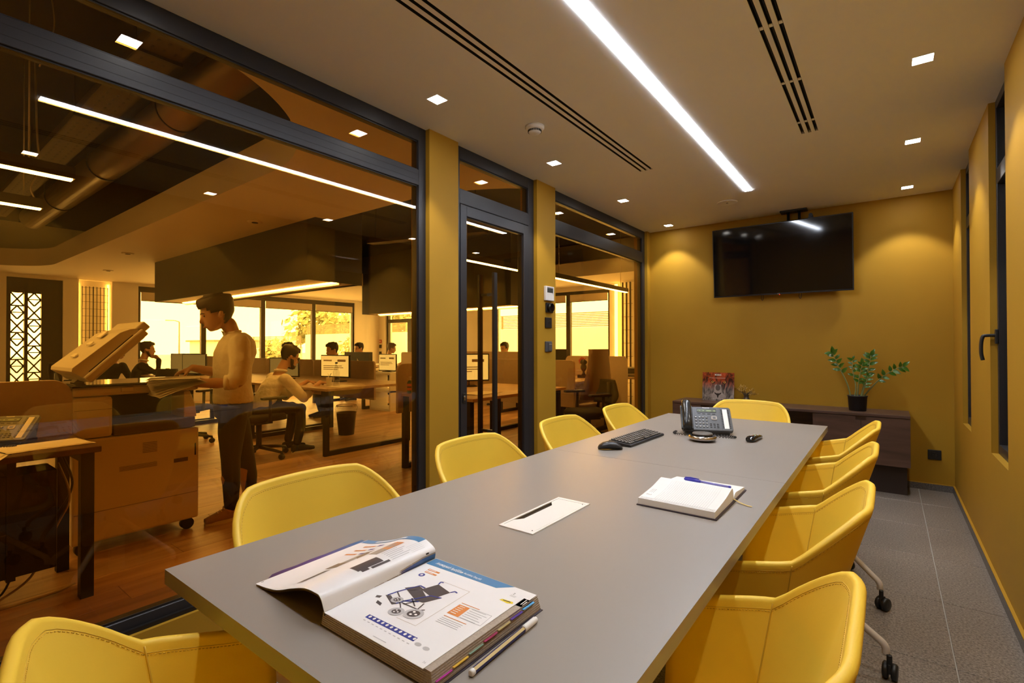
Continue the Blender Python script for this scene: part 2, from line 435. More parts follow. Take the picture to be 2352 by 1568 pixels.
# ------------------------------------------------------------------ ceiling fittings
M_led = emat('white_led_diffuser', (0.93, 1.0, 1.12), LINEAR_L)
li = thing('linear_light', 'long white LED strip recessed in the ceiling above the table', 'light', (0, 0, H))
G().bb(LX0, LX1, LY0, LY1, 0.0, 0.006).bb(LX0 + 0.001, LX1 - 0.001, LY0 + 0.001, LY1 - 0.001, -0.003, 0.0).build('diffuser', M_led, li)
G().bb(LX0 - 0.001, LX1 + 0.001, LY0 - 0.001, LY1 + 0.001, 0.006, 0.05).build('housing', M_white, li)
M_dl = emat('downlight_lens', (1.0, 0.95, 0.88), 40.0)
DLY = ((-1.83, (0.67, 1.783, 2.897, 4.018, 5.14)), (0.13, (0.67, 1.75, 2.83, 3.935, 5.06)))
nm = ['first', 'second', 'third', 'fourth', 'fifth']
for X, Y in DLY:
    for k, y in enumerate(Y):
        side = 'glass partition' if X < -1 else 'right wall'
        d = thing('downlight', 'square recessed ceiling downlight near the %s, %s counting from the back wall' % (side, nm[4 - k]), 'light', (X, y, H), 0, 'square downlights in two rows')
        G().bb(-0.036, 0.036, -0.036, 0.036, -0.0015, 0.002).build('lens', M_dl, d)
        t = G()
        for (p, q, r, s) in ((-0.04, 0.04, -0.04, -0.036), (-0.04, 0.04, 0.036, 0.04), (-0.04, -0.036, -0.036, 0.036), (0.036, 0.04, -0.036, 0.036)): t.bb(p, q, r, s, -0.002, 0.001)
        t.build('trim_ring', M_ceil, d)
        L = bpy.data.lights.new('downlight_beam', 'SPOT'); L.energy = SPOT_W; L.color = (1.0, 0.94, 0.84)
        L.spot_size = math.radians(92); L.spot_blend = 0.35; L.shadow_soft_size = 0.03
        lo = bpy.data.objects.new('downlight_beam', L); COL.objects.link(lo); lo.parent = d; lo.location = (0, 0, -0.006)
M_slot = mat('dark_air_slot', (0.012, 0.011, 0.010), 0.7)
for n, (x0, x1) in enumerate(((-1.424, -1.332), (-0.403, -0.318))):
    d = thing('air_diffuser', ('three-slot linear air diffuser between the glass partition and the LED strip', 'three-slot linear air diffuser between the LED strip and the right wall')[n], 'air vent', (0, 0, H))
    for k in range(3):
        a, b, y0, y1 = SLOTS[n * 3 + k]
        s = G().bb(a, b, y0, y1, 0.03, 0.06).build('slot_back', M_slot, d)
        G().bb(a, a + 0.0012, y0, y1, 0.0, 0.03).bb(b - 0.0012, b, y0, y1, 0.0, 0.03).build('slot_side', M_slot, d)
        G().bb(a + 0.005, b - 0.006, y0, y1, 0.012, 0.016).build('blade', M_slot if n else M_gran_d, s)
        if n == 1:
            for yy in (0.6, 1.13, 1.65, 2.17, 2.69, 3.22):
                G().bb(a, b, yy - 0.010, yy + 0.010, 0.0005, 0.004).build('bridge', M_ceil, s)
sm = thing('smoke_detector', 'round white smoke detector on the ceiling beside the air slots', 'detector', (-1.612, 2.345, H))
G().lathe([(0.055, 0), (0.055, -0.012), (0.046, -0.022), (0.040, -0.024)], n=32).build('base', M_white, sm)
G().lathe([(0.036, -0.024), (0.036, -0.034), (0.030, -0.040), (0.010, -0.043)], n=32).build('cap', M_white, sm)
g = G()
for k in range(24):
    a = 2 * PI * k / 24; g.box((0.0375 * math.cos(a), 0.0375 * math.sin(a), -0.0285), (0.004, 0.005, 0.011), (0, 0, a))
g.build('grille', M_slot, sm)
sp = thing('ceiling_speaker', 'flat round white ceiling speaker near the back wall', 'speaker', (-1.125, 4.63, H))
G().lathe([(0.085, 0), (0.085, -0.004), (0.080, -0.006), (0.075, -0.0045), (0.01, -0.0045)], n=40).build('grille', M_ceil, sp)
G().lathe([(0.009, -0.0045), (0.009, -0.006), (0.002, -0.006)], n=16).build('sensor', M_black, sp)
# ------------------------------------------------------------------ table
TX0, TX1, TY0, TY1, TYS, TZ = -1.1797, -0.2733, 0.3807, 3.2963, 1.848, 0.74
M_top = mat('greige_laminate', (0.292, 0.264, 0.236), 0.36, var=0.02, vscale=2, bump=0.02, bscale=500)
M_legp = mat('white_powder_coat', (0.62, 0.57, 0.52), 0.4)
tb = thing('meeting_table', 'long greige laminate meeting table with white hatch in top', 'table', ((TX0 + TX1) / 2, (TY0 + TY1) / 2, 0))
ox, oy = (TX0 + TX1) / 2, (TY0 + TY1) / 2
# near panel carries the hatch cut-out
HX0, HX1, HY0, HY1 = -0.783, -0.687, 0.985, 1.263
g = G(); z0 = TZ - 0.03
y1 = TYS - 0.0008
for (a, b, c, d) in ((TX0, HX0, TY0, y1), (HX1, TX1, TY0, y1), (HX0, HX1, TY0, HY0), (HX0, HX1, HY1, y1)):
    g.bb(a - ox, b - ox, c - oy, d - oy, z0, TZ)
g.build('top_panel', M_top, tb)
G().bb(TX0 - ox, TX1 - ox, TYS + 0.0008 - oy, TY1 - oy, z0, TZ).build('top_panel', M_top, tb)
G().bb(TX0 - ox, TX1 - ox, TYS - 0.0008 - oy, TYS + 0.0008 - oy, z0, TZ - 0.0006).build('joint_strip', mat('joint_light', (0.55, 0.52, 0.48), 0.5), tb)
for yy in (0.85, 1.84, 2.85):
    for sx in (-1, 1):
        G().bb(sx * 0.26 - 0.03, sx * 0.26 + 0.03, yy - 0.03 - oy, yy + 0.03 - oy, 0, z0 - 0.04).build('leg', M_legp, tb, bevel=0.004)
    G().bb(-0.36, 0.36, yy - 0.025 - oy, yy + 0.025 - oy, z0 - 0.04, z0).build('crossbar', M_legp, tb)
for sx in (-1, 1):
    G().bb(sx * 0.2 - 0.02, sx * 0.2 + 0.02, 0.6 - oy, 3.05 - oy, z0 - 0.04, z0 - 0.001).build('rail', M_legp, tb)
M_hat = mat('white_metal_hatch', (0.80, 0.79, 0.76), 0.35)
ha = thing('cable_hatch', 'flat white cable hatch set into the table top', 'hatch', ((HX0 + HX1) / 2, (HY0 + HY1) / 2, TZ))
w, l = 0.0525, 0.143
g = G()
for (a, b, c, d) in ((-w, w, -l, -l + 0.012), (-w, w, l - 0.012, l), (-w, -w + 0.007, -l + 0.012, l - 0.012), (w - 0.007, w, -l + 0.012, l - 0.012)): g.bb(a, b, c, d, 0.0002, 0.003)
g.build('rim', M_hat, ha)
M_dk = mat('hatch_slot_dark', (0.05, 0.045, 0.03), 0.6)
G().bb(-w + 0.0045, w - 0.0045, -l + 0.01, l - 0.01, -0.025, -0.018).build('well', M_dk, ha)
s0 = 0.092; a = -w + 0.008
poly = [(a, -l + 0.013), (a, -s0), (a + 0.017, -s0 + 0.024), (a + 0.017, s0 - 0.024), (a, s0), (a, l - 0.013), (w - 0.008, l - 0.013), (w - 0.008, -l + 0.013)]
G().prism(poly, -0.003, 0.0026).build('lid', M_hat, ha)
for sy in (-1, 1):
    G().cyl((w - 0.014, sy * (l - 0.018), 0.0024), (w - 0.014, sy * (l - 0.018), 0.0031), 0.0018, 10).build('screw', M_dk, ha)

# ------------------------------------------------------------------ armchairs
M_yel = mat('yellow_leatherette', (0.92, 0.62, 0.055), 0.5, var=0.03, vscale=6, bump=0.06, bscale=260)
M_yel_s = mat('yellow_stitching', (0.66, 0.41, 0.035), 0.6)
M_chl = mat('warm_white_steel', (0.66, 0.60, 0.53), 0.35)
M_rub = mat('black_rubber', (0.012, 0.012, 0.012), 0.45)
def chair_shell():
    # U-shaped shell sampled along the plan from right arm front round the back to the left arm front
    AF, AX, YBK = 0.090, 0.272, -0.255          # arm front y, arm half width, back rim y
    R = 0.165
    pts = []
    n1, n2, n3 = 9, 12, 13
    for k in range(n1): pts.append((AX, lerp(AF, YBK + R, k / n1)))
    for k in range(n2):
        a = (PI / 2) * k / n2
        pts.append((AX - R + R * math.cos(a), YBK + R - R * math.sin(a)))
    for k in range(n3 + 1): pts.append((lerp(AX - R, -(AX - R), k / n3), YBK))
    for k in range(1, n2 + 1):
        a = (PI / 2) * k / n2
        pts.append((-(AX - R) - R * math.sin(a), YBK + R - R * math.cos(a)))
    for k in range(1, n1 + 1): pts.append((-AX, lerp(YBK + R, AF, k / n1)))
    # arc length measured from the middle of the back
    L = [0]
    for i in range(1, len(pts)): L.append(L[-1] + math.dist(pts[i], pts[i - 1]))
    mid = L[-1] / 2
    def rim(i):
        d = abs(L[i] - mid)
        zb = 0.817 - 0.010 * (min(d, 0.19) / 0.19) ** 2
        if d < 0.318:
            t = max(0, (d - 0.175) / 0.143)
            return lerp(zb, 0.695, t ** 1.3)
        return 0.695 - 0.22 * (d - 0.318) - 0.05 * max(0, 1 - (mid - d) / 0.045) ** 2
    rings_o = []; rings_i = []; tops = []
    nv = 9
    for i, (x, y) in enumerate(pts):
        zr = rim(i); zb = 0.405
        nx = pts[min(i + 1, len(pts) - 1)]; pv = pts[max(i - 1, 0)]
        tx, ty = nx[0] - pv[0], nx[1] - pv[1]; ll = math.hypot(tx, ty); ux, uy = -ty / ll, tx / ll      # points inward or outward
        if ux * x + uy * (y - 0.02) < 0: ux, uy = -ux, -uy                                               # make it outward
        co, ci = [], []
        for k in range(nv):
            v = (0, .16, .32, .47, .62, .76, .88, .965, 1)[k]; z = lerp(zb, zr, v)
            hgt = (z - 0.405) / 0.4
            sq = lerp(0.72, 1.0, max(0, hgt) ** 0.8)                     # narrower towards the seat
            yy = y * lerp(0.54, 1.0, hgt) if y < 0 else y * lerp(0.98, 1.0, hgt)
            th = 0.0088
            bx, by = x * sq, yy
            co.append(Vector((bx + ux * th, by + uy * th, z)))
            ci.append(Vector((bx - ux * th, by - uy * th, z)))
        top = []
        for k in range(1, 5):
            a = PI * k / 5
            c = (co[-1] + ci[-1]) / 2; hw = (co[-1] - ci[-1]) / 2
            top.append(c + hw * math.cos(a) + Vector((0, 0, hw.length * 0.9 * math.sin(a))))
        rings_o.append(co + top + list(reversed(ci))); tops.append(co[-1])
    g = G()
    n = len(rings_o[0])
    g.loft(rings_o, closed=True, caps=True)
    return g, rings_o, nv, pts
ch = thing('armchair', 'yellow armchair', 'chair')
g, rings, nv, pts = chair_shell()
shell = g.build('shell', M_yel, ch)
# seams where the back panel meets the arm panels, inside and outside
ni = len(rings)
for i in (11, ni - 1 - 11):
    r = rings[i]
    inner = list(reversed(r[nv + 4:])); outer = r[:nv]
    G().tube([p for p in inner[2:]], 0.0016, 5).build('seam', M_yel_s, shell)
    G().tube([p for p in outer[1:]], 0.0016, 5).build('seam', M_yel_s, shell)
# welt along the rim, inside and outside, with single stitches
for side in (0, 1):
    line = []
    for r in rings:
        p = (r[nv - 1] if side == 0 else r[nv + 4]).copy(); q = r[nv - 3] if side == 0 else r[nv + 6]
        line.append(p + (q - p).normalized() * 0.012)
    G().tube(line, 0.0007, 5).build('welt', M_yel_s, shell)
st = G()
for side, off in ((0, 0.016), (1, 0.016)):
    prev = None; acc = 0
    for i in range(len(rings) - 1):
        for k in range(3):
            t = k / 3
            def P(r): 
                a = r[nv - 1] if side == 0 else r[nv + 4]; b = r[nv - 3] if side == 0 else r[nv + 6]
                return a + (b - a).normalized() * off
            p = P(rings[i]).lerp(P(rings[i + 1]), t); q = P(rings[i]).lerp(P(rings[i + 1]), t + 0.2)
            st.tube([p, q], 0.0009, 4)
so = st.build('stitching', M_yel_s, shell); so['kind'] = 'stuff'
# seat cushion
rows = []
N = 28
for (sc, z) in ((0.86, 0.388), (0.95, 0.392), (1.0, 0.41), (1.0, 0.445), (0.965, 0.458), (0.85, 0.464), (0.5, 0.466), (0.05, 0.466)):
    ring = []
    for k in range(N):
        a = 2 * PI * k / N; c, s_ = math.cos(a), math.sin(a)
        e = 0.42
        x = math.copysign(abs(c) ** e, c) * 0.205; y = math.copysign(abs(s_) ** e, s_) * 0.185
        ring.append(Vector((x * sc, y * sc + 0.045, z)))
    rows.append(ring)
G().loft(rows).build('seat', M_yel, ch)
# underside hub, column and four legs with castors
G().lathe([(0.13, 0.392), (0.13, 0.378), (0.06, 0.365), (0.035, 0.34), (0.03, 0.30), (0.03, 0.24), (0.012, 0.235)], n=24).build('hub', M_chl, ch)
legm = G().tube(catmull([(0.015, 0, 0.285), (0.07, 0, 0.272), (0.16, 0, 0.205), (0.245, 0, 0.142), (0.272, 0, 0.122), (0.281, 0, 0.105), (0.281, 0, 0.085)], 5), 0.0125, 10).mesh('leg', M_chl)
cg = G()
for s in (-1, 1):
    cg.lathe([(0.006, 0.004), (0.024, 0.004), (0.0285, 0.008), (0.0285, 0.018), (0.024, 0.022), (0.006, 0.022)], n=20, M=Matrix.Rotation(s * PI / 2, 3, 'X'), c=(0, 0, 0.0285))
wheel = cg.mesh('castor_wheel', M_rub)
fork = G().cyl((-0.012, 0, 0.052), (-0.012, 0, 0.09), 0.009, 10).box((-0.006, 0, 0.042), (0.032, 0.010, 0.034)).mesh('castor', M_rub, bevel=0.002)
for k in range(4):
    a = PI / 4 + PI / 2 * k
    lg = bpy.data.objects.new('leg', legm); COL.objects.link(lg); lg.parent = ch; lg.rotation_euler = (0, 0, a)
    cs = bpy.data.objects.new('castor', fork); COL.objects.link(cs); cs.parent = lg; cs.location = (0.293, 0, 0); cs.rotation_euler = (0, 0, (0.6, 1.9, 1.45, 4.5)[k])
    wh = G(); 
    o = bpy.data.objects.new('castor_wheel', wheel); COL.objects.link(o); o.parent = lg; o.location = (0.293, 0, 0); o.rotation_euler = (0, 0, (0.6, 1.9, 1.45, 4.5)[k])
ch_first = [True]
def place_chair(x, y, rz, label, swivel=0.0):
    c = ch if ch_first[0] else copy_tree(ch)
    ch_first[0] = False
    c.location = (x, y, 0); c.rotation_euler = (0, 0, rz); tag(c, label, 'chair', 'yellow armchairs round the meeting table')
    for k in c.children:
        if k.name.startswith('leg'): k.rotation_euler = (0, 0, k.rotation_euler.z + swivel)
    return c
cy = (0.815, 1.52, 2.22, 2.90)
ordn = ('nearest the camera', 'second from the camera', 'third from the camera', 'closest to the back wall')
for k in range(4):
    place_chair(-1.125, cy[k] - 0.01, -PI / 2, 'yellow armchair on the glass partition side of the table, %s' % ordn[k], 0.0)
for k in range(4):
    place_chair(-0.295, cy[k] + 0.02, PI / 2, 'yellow armchair on the right wall side of the table, %s' % ordn[k], (0.0, 0.55, 0.785, 0.38)[k])
place_chair(-0.745, 3.41, PI, 'yellow armchair at the far end of the table before the sideboard')
place_chair(-0.735, 0.355, -0.2, 'yellow armchair at the near end of the table beside the open catalogue')
# ------------------------------------------------------------------ the open office behind the glass
OX0, OX1, OY0, OY1 = -12.0, WX0, -3.0, 9.3
M_oak = wood_mat('oak_plank', (0.32, 0.18, 0.09), (0.60, 0.39, 0.23), 0.42, (14, 1.1, 8), perobj=0.5)
M_owall = mat('office_white_paint', (0.84, 0.82, 0.79), 0.7, var=0.02, vscale=2)
M_oblack = mat('black_ceiling_paint', (0.014, 0.013, 0.012), 0.8)
M_hood = mat('charcoal_panel', (0.045, 0.04, 0.035), 0.6, var=0.06, vscale=1.5)
M_under = mat('pale_wood_underside', (0.62, 0.50, 0.40), 0.5, var=0.05)
M_wfr = mat('dark_bronze_frame', (0.035, 0.030, 0.026), 0.5)
M_cable = mat('steel_cable', (0.45, 0.42, 0.38), 0.4, metal=0.6)
fo = struct(G().bb(OX0, OX1, OY0, OY1, -0.12, -0.006).bb(WX0, WX1 - 0.06, 5.45, OY1, -0.12, -0.006).build('floor_office', mat('plank_gap', (0.06, 0.03, 0.015), 0.8)))
PW, PLEN = 0.20, 1.30
pm = G().bb(0.001, PW - 0.001, 0.001, PLEN - 0.001, -0.008, 0).mesh('plank', M_oak, bevel=0.001, seg=1)
far = G(); cnt = 0; row = 0
pl = []
x = OX1 - PW
while x > OX0 - PW:
    y = OY0 - (row * 0.47) % PLEN
    while y < OY1:
        if y > -0.9 and y < OY1 and x > -9.0: pl.append((math.hypot(x + PW / 2, y + PLEN / 2), x, y))
        else: far.bb(max(x, OX0) + 0.001, x + PW - 0.001, max(y, OY0) + 0.001, min(y + PLEN, OY1) - 0.001, -0.008, 0)
        y += PLEN
    x -= PW; row += 1
pl.sort()
for k, (d, x, y) in enumerate(pl):
    if k < 230 and y + PLEN < OY1:
        o = bpy.data.objects.new('plank', pm); COL.objects.link(o); o.parent = fo; o.location = (x, y, 0)
    else: far.bb(x + 0.001, x + PW - 0.001, y + 0.001, min(y + PLEN, OY1) - 0.001, -0.008, 0)
o = far.build('plank_field', M_oak, fo); o['kind'] = 'stuff'

# upper black ceiling and outer walls
struct(G().bb(OX0 - 0.2, -2.0, OY0 - 0.2, OY1 + 0.2, 3.35, 3.45).build('ceiling_office_upper', M_oblack))
struct(G().bb(WX0, XL, YF - 0.1, 5.45, H + 0.14, 3.35).bb(WX0, XL, OY0, YF - 0.1, 0, 3.35).bb(WX0, WX0 + 0.07, 5.4514, OY1, 0, 3.35).build('wall_office_partition', M_owall))
struct(G().bb(OX0, OX1 + 0.1, OY0 - 0.1, OY0, 0, 3.35).build('wall_office_near', M_owall))
# far wall with openings (x = -12): lattice door, lit niche, four window bays
LD = (1.525, 2.255, 2.40); NI = (2.475, 2.976); WB0, WB1 = 3.397, 8.475
WZ0, WZ1 = 0.55, 2.345
g = G()
a, b = OX0 - 0.25, OX0
g.bb(a, b, OY0, LD[0], 0, 3.35); g.bb(a, b, LD[0], LD[1], LD[2], 3.35); g.bb(a, b, LD[1], NI[0], 0, 3.35)
g.bb(a, a + 0.05, NI[0], NI[1], 0, 3.35); g.bb(a, b, NI[0], NI[1], 2.45, 3.35); g.bb(a, b, NI[1], WB0, 0, 3.35)
g.bb(a, b, WB0, WB1, 0, WZ0); g.bb(a, b, WB0, WB1, WZ1 + 0.06, 3.35); g.bb(a, b, WB1, OY1, 0, 3.35)
struct(g.build('wall_office_far', M_owall))
# end wall (y = 9.3) with a glazed door bay and a window bay
ED = (-11.70, -9.70, 2.30); EW = (-7.6, -4.545)
g = G(); a, b = OY1, OY1 + 0.25
g.bb(OX0 - 0.25, ED[0], a, b, 0, 3.35); g.bb(ED[0], ED[1], a, b, ED[2], 3.35); g.bb(ED[1], EW[0], a, b, 0, 3.35)
g.bb(EW[0], EW[1], a, b, 0, 0.5); g.bb(EW[0], EW[1], a, b, 2.36, 3.35); g.bb(EW[1], WX0 + 0.1, a, b, 0, 3.35)
struct(g.build('wall_office_end', M_owall))
M_clr = glass_mat('window_glass', (0.96, 0.96, 0.95))
M_blind = mat('roller_blind', (0.62, 0.56, 0.47), 0.8)
wn = 5
bays = [WB0, 4.609, 5.916, 7.246, WB1]
for k in range(4):
    y0, y1 = bays[k], bays[k + 1]
    w = struct(thing('window_%d' % wn, None, None), None); wn += 1
    x0, x1 = OX0 - 0.12, OX0 - 0.04
    def fr(nm, p, q, r, s): G().bb(x0, x1, p, q, r, s).build(nm, M_wfr, w)
    fr('post', y0, y0 + 0.05, WZ0, WZ1 + 0.06); fr('post', y1 - 0.05, y1, WZ0, WZ1 + 0.06)
    fr('rail', y0 + 0.05, y1 - 0.05, WZ0, WZ0 + 0.06); fr('rail', y0 + 0.05, y1 - 0.05, WZ1 - 0.05, WZ1 + 0.06)
    G().bb(OX0 - 0.085, OX0 - 0.075, y0 + 0.05, y1 - 0.05, WZ0 + 0.06, WZ1 - 0.05).build('pane', M_clr, w)
    bl = G().bb(OX0 - 0.036, OX0 - 0.033, y0 + 0.055, y1 - 0.055, WZ1 - 0.22, WZ1 - 0.05).build('roller_blind', M_blind, w)
    G().bb(OX0 - 0.042, OX0 - 0.026, y0 + 0.055, y1 - 0.055, WZ1 - 0.232, WZ1 - 0.22).build('hem_bar', M_wfr, bl)
ex = [EW[0], -6.55, -5.55, EW[1]]
for k in range(3):
    x0, x1 = ex[k], ex[k + 1]
    w = struct(thing('window_%d' % wn, None, None), None); wn += 1
    ya, yb = OY1 + 0.04, OY1 + 0.12
    def fr(nm, p, q, r, s): G().bb(p, q, ya, yb, r, s).build(nm, M_wfr, w)
    fr('post', x0, x0 + 0.05, 0.5, 2.36); fr('post', x1 - 0.05, x1, 0.5, 2.36)
    fr('rail', x0 + 0.05, x1 - 0.05, 0.5, 0.56); fr('rail', x0 + 0.05, x1 - 0.05, 2.29, 2.36)
    G().bb(x0 + 0.05, x1 - 0.05, OY1 + 0.075, OY1 + 0.083, 0.56, 2.29).build('pane', M_clr, w)
    bl = G().bb(x0 + 0.055, x1 - 0.055, OY1 + 0.03, OY1 + 0.033, 2.14, 2.29).build('roller_blind', M_blind, w)
    G().bb(x0 + 0.055, x1 - 0.055, OY1 + 0.024, OY1 + 0.038, 2.128, 2.14).build('hem_bar', M_wfr, bl)
# double glazed door bay in the end wall
d2 = struct(thing('door_2', None, None), None)
def fr(nm, p, q, r, s, m=M_wfr): return G().bb(p, q, OY1 + 0.05, OY1 + 0.13, r, s).build(nm, m, d2)
fr('jamb', ED[0], ED[0] + 0.08, 0, ED[2]); fr('jamb', ED[1] - 0.08, ED[1], 0, ED[2]); fr('head_rail', ED[0] + 0.08, ED[1] - 0.08, ED[2] - 0.06, ED[2]); fr('transom', ED[0] + 0.08, ED[1] - 0.08, 1.86, 1.96)
xm = (ED[0] + ED[1]) / 2
fr('stile', xm - 0.09, xm + 0.09, 0, 1.86)
for p, q in ((ED[0] + 0.08, xm - 0.09), (xm + 0.09, ED[1] - 0.08)):
    fr('bottom_rail', p, q, 0, 0.12)
    G().bb(p, q, OY1 + 0.085, OY1 + 0.095, 0.12, 1.86).build('pane', M_clr, d2)
G().bb(ED[0] + 0.08, ED[1] - 0.08, OY1 + 0.085, OY1 + 0.095, 1.96, ED[2] - 0.06).build('pane', M_clr, d2)
# lattice door in the far wall
d3 = struct(thing('door_3', None, None), None)
x0, x1 = OX0 - 0.14, OX0 - 0.05
def fr(nm, p, q, r, s): return G().bb(x0, x1, p, q, r, s).build(nm, M_wfr, d3)
fr('jamb', LD[0], LD[0] + 0.06, 0, LD[2]); fr('jamb', LD[1] - 0.13, LD[1], 0, LD[2]); fr('head_rail', LD[0] + 0.06, LD[1] - 0.13, LD[2] - 0.10, LD[2]); fr('stile', 1.755, 1.80, 0, LD[2] - 0.1)
fr('panel', LD[0] + 0.06, LD[1] - 0.13, 2.16, LD[2] - 0.10); fr('panel', 1.975, LD[1] - 0.13, 0, 2.16); fr('panel', LD[0] + 0.06, 1.975, 0, 0.5)
lg = G()
def lat(p, q, r=0.013): lg.tube([(OX0 - 0.10, p[0], p[1]), (OX0 - 0.10, q[0], q[1])], r, 5)
for (ya, yb, ph) in ((LD[0] + 0.06, 1.755, 0), (1.80, 1.975, 1)):
    z = 0.5; k = ph
    while z < 2.15:
        z2 = min(z + 0.235, 2.16); ym = (ya + yb) / 2
        if k % 2 == 0:
            lat((ya, z), (yb, z2)); lat((yb, z), (ya, z2)); lat((ya, z), (yb, z), 0.012)
        else:
            lat((ya, (z + z2) / 2), (ym, z)); lat((ym, z), (yb, (z + z2) / 2)); lat((yb, (z + z2) / 2), (ym, z2)); lat((ym, z2), (ya, (z + z2) / 2)); lat((ya, (z + z2) / 2), (yb, (z + z2) / 2), 0.009)
        z = z2; k += 1
lg.build('lattice', M_wfr, d3)
# lit niches with a wire grid: one in the far wall, one on the end wall
M_oled = emat('warm_led', (1.0, 0.86, 0.62), OFFICE_LED)
M_oled2 = emat('dim_warm_led', (1.0, 0.82, 0.55), 14.0)
M_rod = mat('dark_rod', (0.03, 0.028, 0.025), 0.5)
ng = thing('wire_grid', 'tall dark wire grid in the lit niche behind the printer', 'grid', (OX0 - 0.05, (NI[0] + NI[1]) / 2, 0))
for k in range(8):
    yy = -0.19 + 0.38 * k / 7
    G().cyl((0, yy, 0.02), (0, yy, 2.33), 0.006 if k != 3 else 0.009, 6).build('rod', M_rod, ng)
for k in range(17):
    z = 0.15 + k * 0.135
    G().cyl((0.008, -0.2, z), (0.008, 0.2, z), 0.003, 5).build('cross_wire', M_rod, ng)
for s in (-1, 1):
    t = tag(G().bb(OX0 - 0.19, OX0 - 0.17, (NI[0] + NI[1]) / 2 + s * 0.228 - 0.008, (NI[0] + NI[1]) / 2 + s * 0.228 + 0.008, 0.05, 2.40).build('led_tube', M_oled2),
        'vertical warm LED strip on the %s edge of the far lit niche' % ('window' if s > 0 else 'lattice door'), 'light', 'warm LED strips in the office')
ng2 = thing('pipe_column', 'bundle of dark vertical pipes beside the end window', 'pipes', (-4.12, 9.12, 0))
for k, dx in enumerate((-0.05, 0.03, 0.11)):
    G().cyl((dx, 0, 0.02), (dx, 0, 2.44), 0.018, 10).build('pipe', M_rod, ng2)
for k in range(9): G().cyl((-0.08, 0.02, 0.2 + 0.26 * k), (0.15, 0.02, 0.2 + 0.26 * k), 0.004, 5).build('cross_wire', M_rod, ng2)
tag(G().bb(-4.36, -4.30, 9.15, 9.17, 0.2, 2.42).build('led_tube', M_oled2), 'vertical warm LED strip beside the bundle of pipes', 'light', 'warm LED strips in the office')

# dropped white ceiling with rounded opening, a notch and straight runs by the windows
edge = [(-11.0, OY0), (-11.0, 0.75)] + [(-11.0 + 0.9 - 0.9 * math.cos(t * PI / 2 / 24), 0.92 + 0.89 * math.sin(t * PI / 2 / 24)) for t in range(0, 25)]
edge += [(-6.5, 1.815), (-3.55, 1.80)]
edge += [(-3.55 + 1.30 * math.sin(t * PI / 2 / 40), 0.55 + 1.25 * math.cos(t * PI / 2 / 40)) for t in range(1, 40) if -3.55 + 1.30 * math.sin(t * PI / 2 / 40) < WX0 - 0.01]
edge += [(WX0, 0.78), (WX0, 3.26), (-2.317, 3.226), (-2.42, 3.14), (-2.55, 3.06), (-2.69, 2.99), (-2.95, 2.91), (-3.23, 2.87), (-4.45, 2.87), (-4.45, 2.69), (-8.82, 2.69), (-8.82, 7.95), (WX0, 7.95), (WX0, OY1), (OX0, OY1), (OX0, OY0)]
struct(G().prism(edge, H, 2.72).build('ceiling_office_drop', M_owall))
# dark suspended bulkheads with lit pale undersides
for n, (x0, x1, y0, y1) in enumerate(((-8.80, -4.60, 2.695, 3.34), (-8.85, -4.90, 6.43, 7.10))):
    hb = thing('ceiling_bulkhead', ('dark suspended ceiling bulkhead above the standing woman', 'dark suspended ceiling bulkhead over the farther desks')[n], 'bulkhead', ((x0 + x1) / 2, (y0 + y1) / 2, 1.86))
    lx, ly = (x1 - x0) / 2, (y1 - y0) / 2
    t = 0.03
    G().bb(-lx, lx, -ly, -ly + t, -0.0, 1.2).bb(-lx, lx, ly - t, ly, 0.0, 1.2).bb(-lx, -lx + t, -ly + t, ly - t, 0.0, 1.2).bb(lx - t, lx, -ly + t, ly - t, 0.0, 1.2).build('side_panels', M_hood, hb)
    G().bb(-lx + t, lx - t, -ly + t, ly - t, 0.012, 0.03).build('underside', M_under, hb)
    G().bb(-lx + 0.08, lx - 0.02, 0.02, 0.05, 0.004, 0.012).build('led_strip', M_oled, hb)
    G().bb(-lx + 0.08, lx - 0.02, 0.05, 0.085, -0.02, 0.012).build('strip_fin', M_under, hb)
# pendant line lamps
def pendant(x, y0, y1, z, label, cables):
    p = thing('pendant_lamp', label, 'lamp', (x, 0, z), 0, 'black pendant line lamps')
    G().bb(-0.03, 0.03, y0, y1, 0.008, 0.075).build('housing', M_hood, p)
    G().bb(-0.022, 0.022, y0 + 0.01, y1 - 0.01, 0, 0.008).build('led_strip', M_oled, p)
    for cy_ in cables:
        G().cyl((0, cy_, 0.075), (0, cy_, 3.35 - z), 0.004, 6).build('cable', M_cable, p)
pendant(-3.75, -1.7, 0.75, 2.15, 'black pendant line lamp with loose cables, left of the round duct', (0.56, -0.9))
pendant(-4.72, -1.7, 0.775, 2.15, 'black pendant line lamp hanging behind another, left of the duct', (0.68, -0.9))
pendant(-3.65, 3.6, 8.15, 2.12, 'very long black pendant line lamp behind the door', (4.0, 5.9, 7.9))
# loose cord by the first pendant
tag(G().tube(catmull([(-3.75, 0.60, 2.75), (-3.75, 0.66, 3.0), (-3.74, 0.64, 3.2), (-3.75, 0.62, 3.35)], 6), 0.004, 6).build('loose_cord', M_cable), 'thin loose cord hanging beside the pendant cable', 'cord')
tag(G().tube(catmull([(-4.72, 0.735, 2.225), (-4.72, 0.715, 2.3), (-4.72, 0.755, 2.45), (-4.73, 0.745, 2.75), (-4.72, 0.73, 3.35)], 6), 0.006, 6).build('loose_cord', M_cable), 'wavy supply cord dropping to the rear pendant lamp', 'cord')
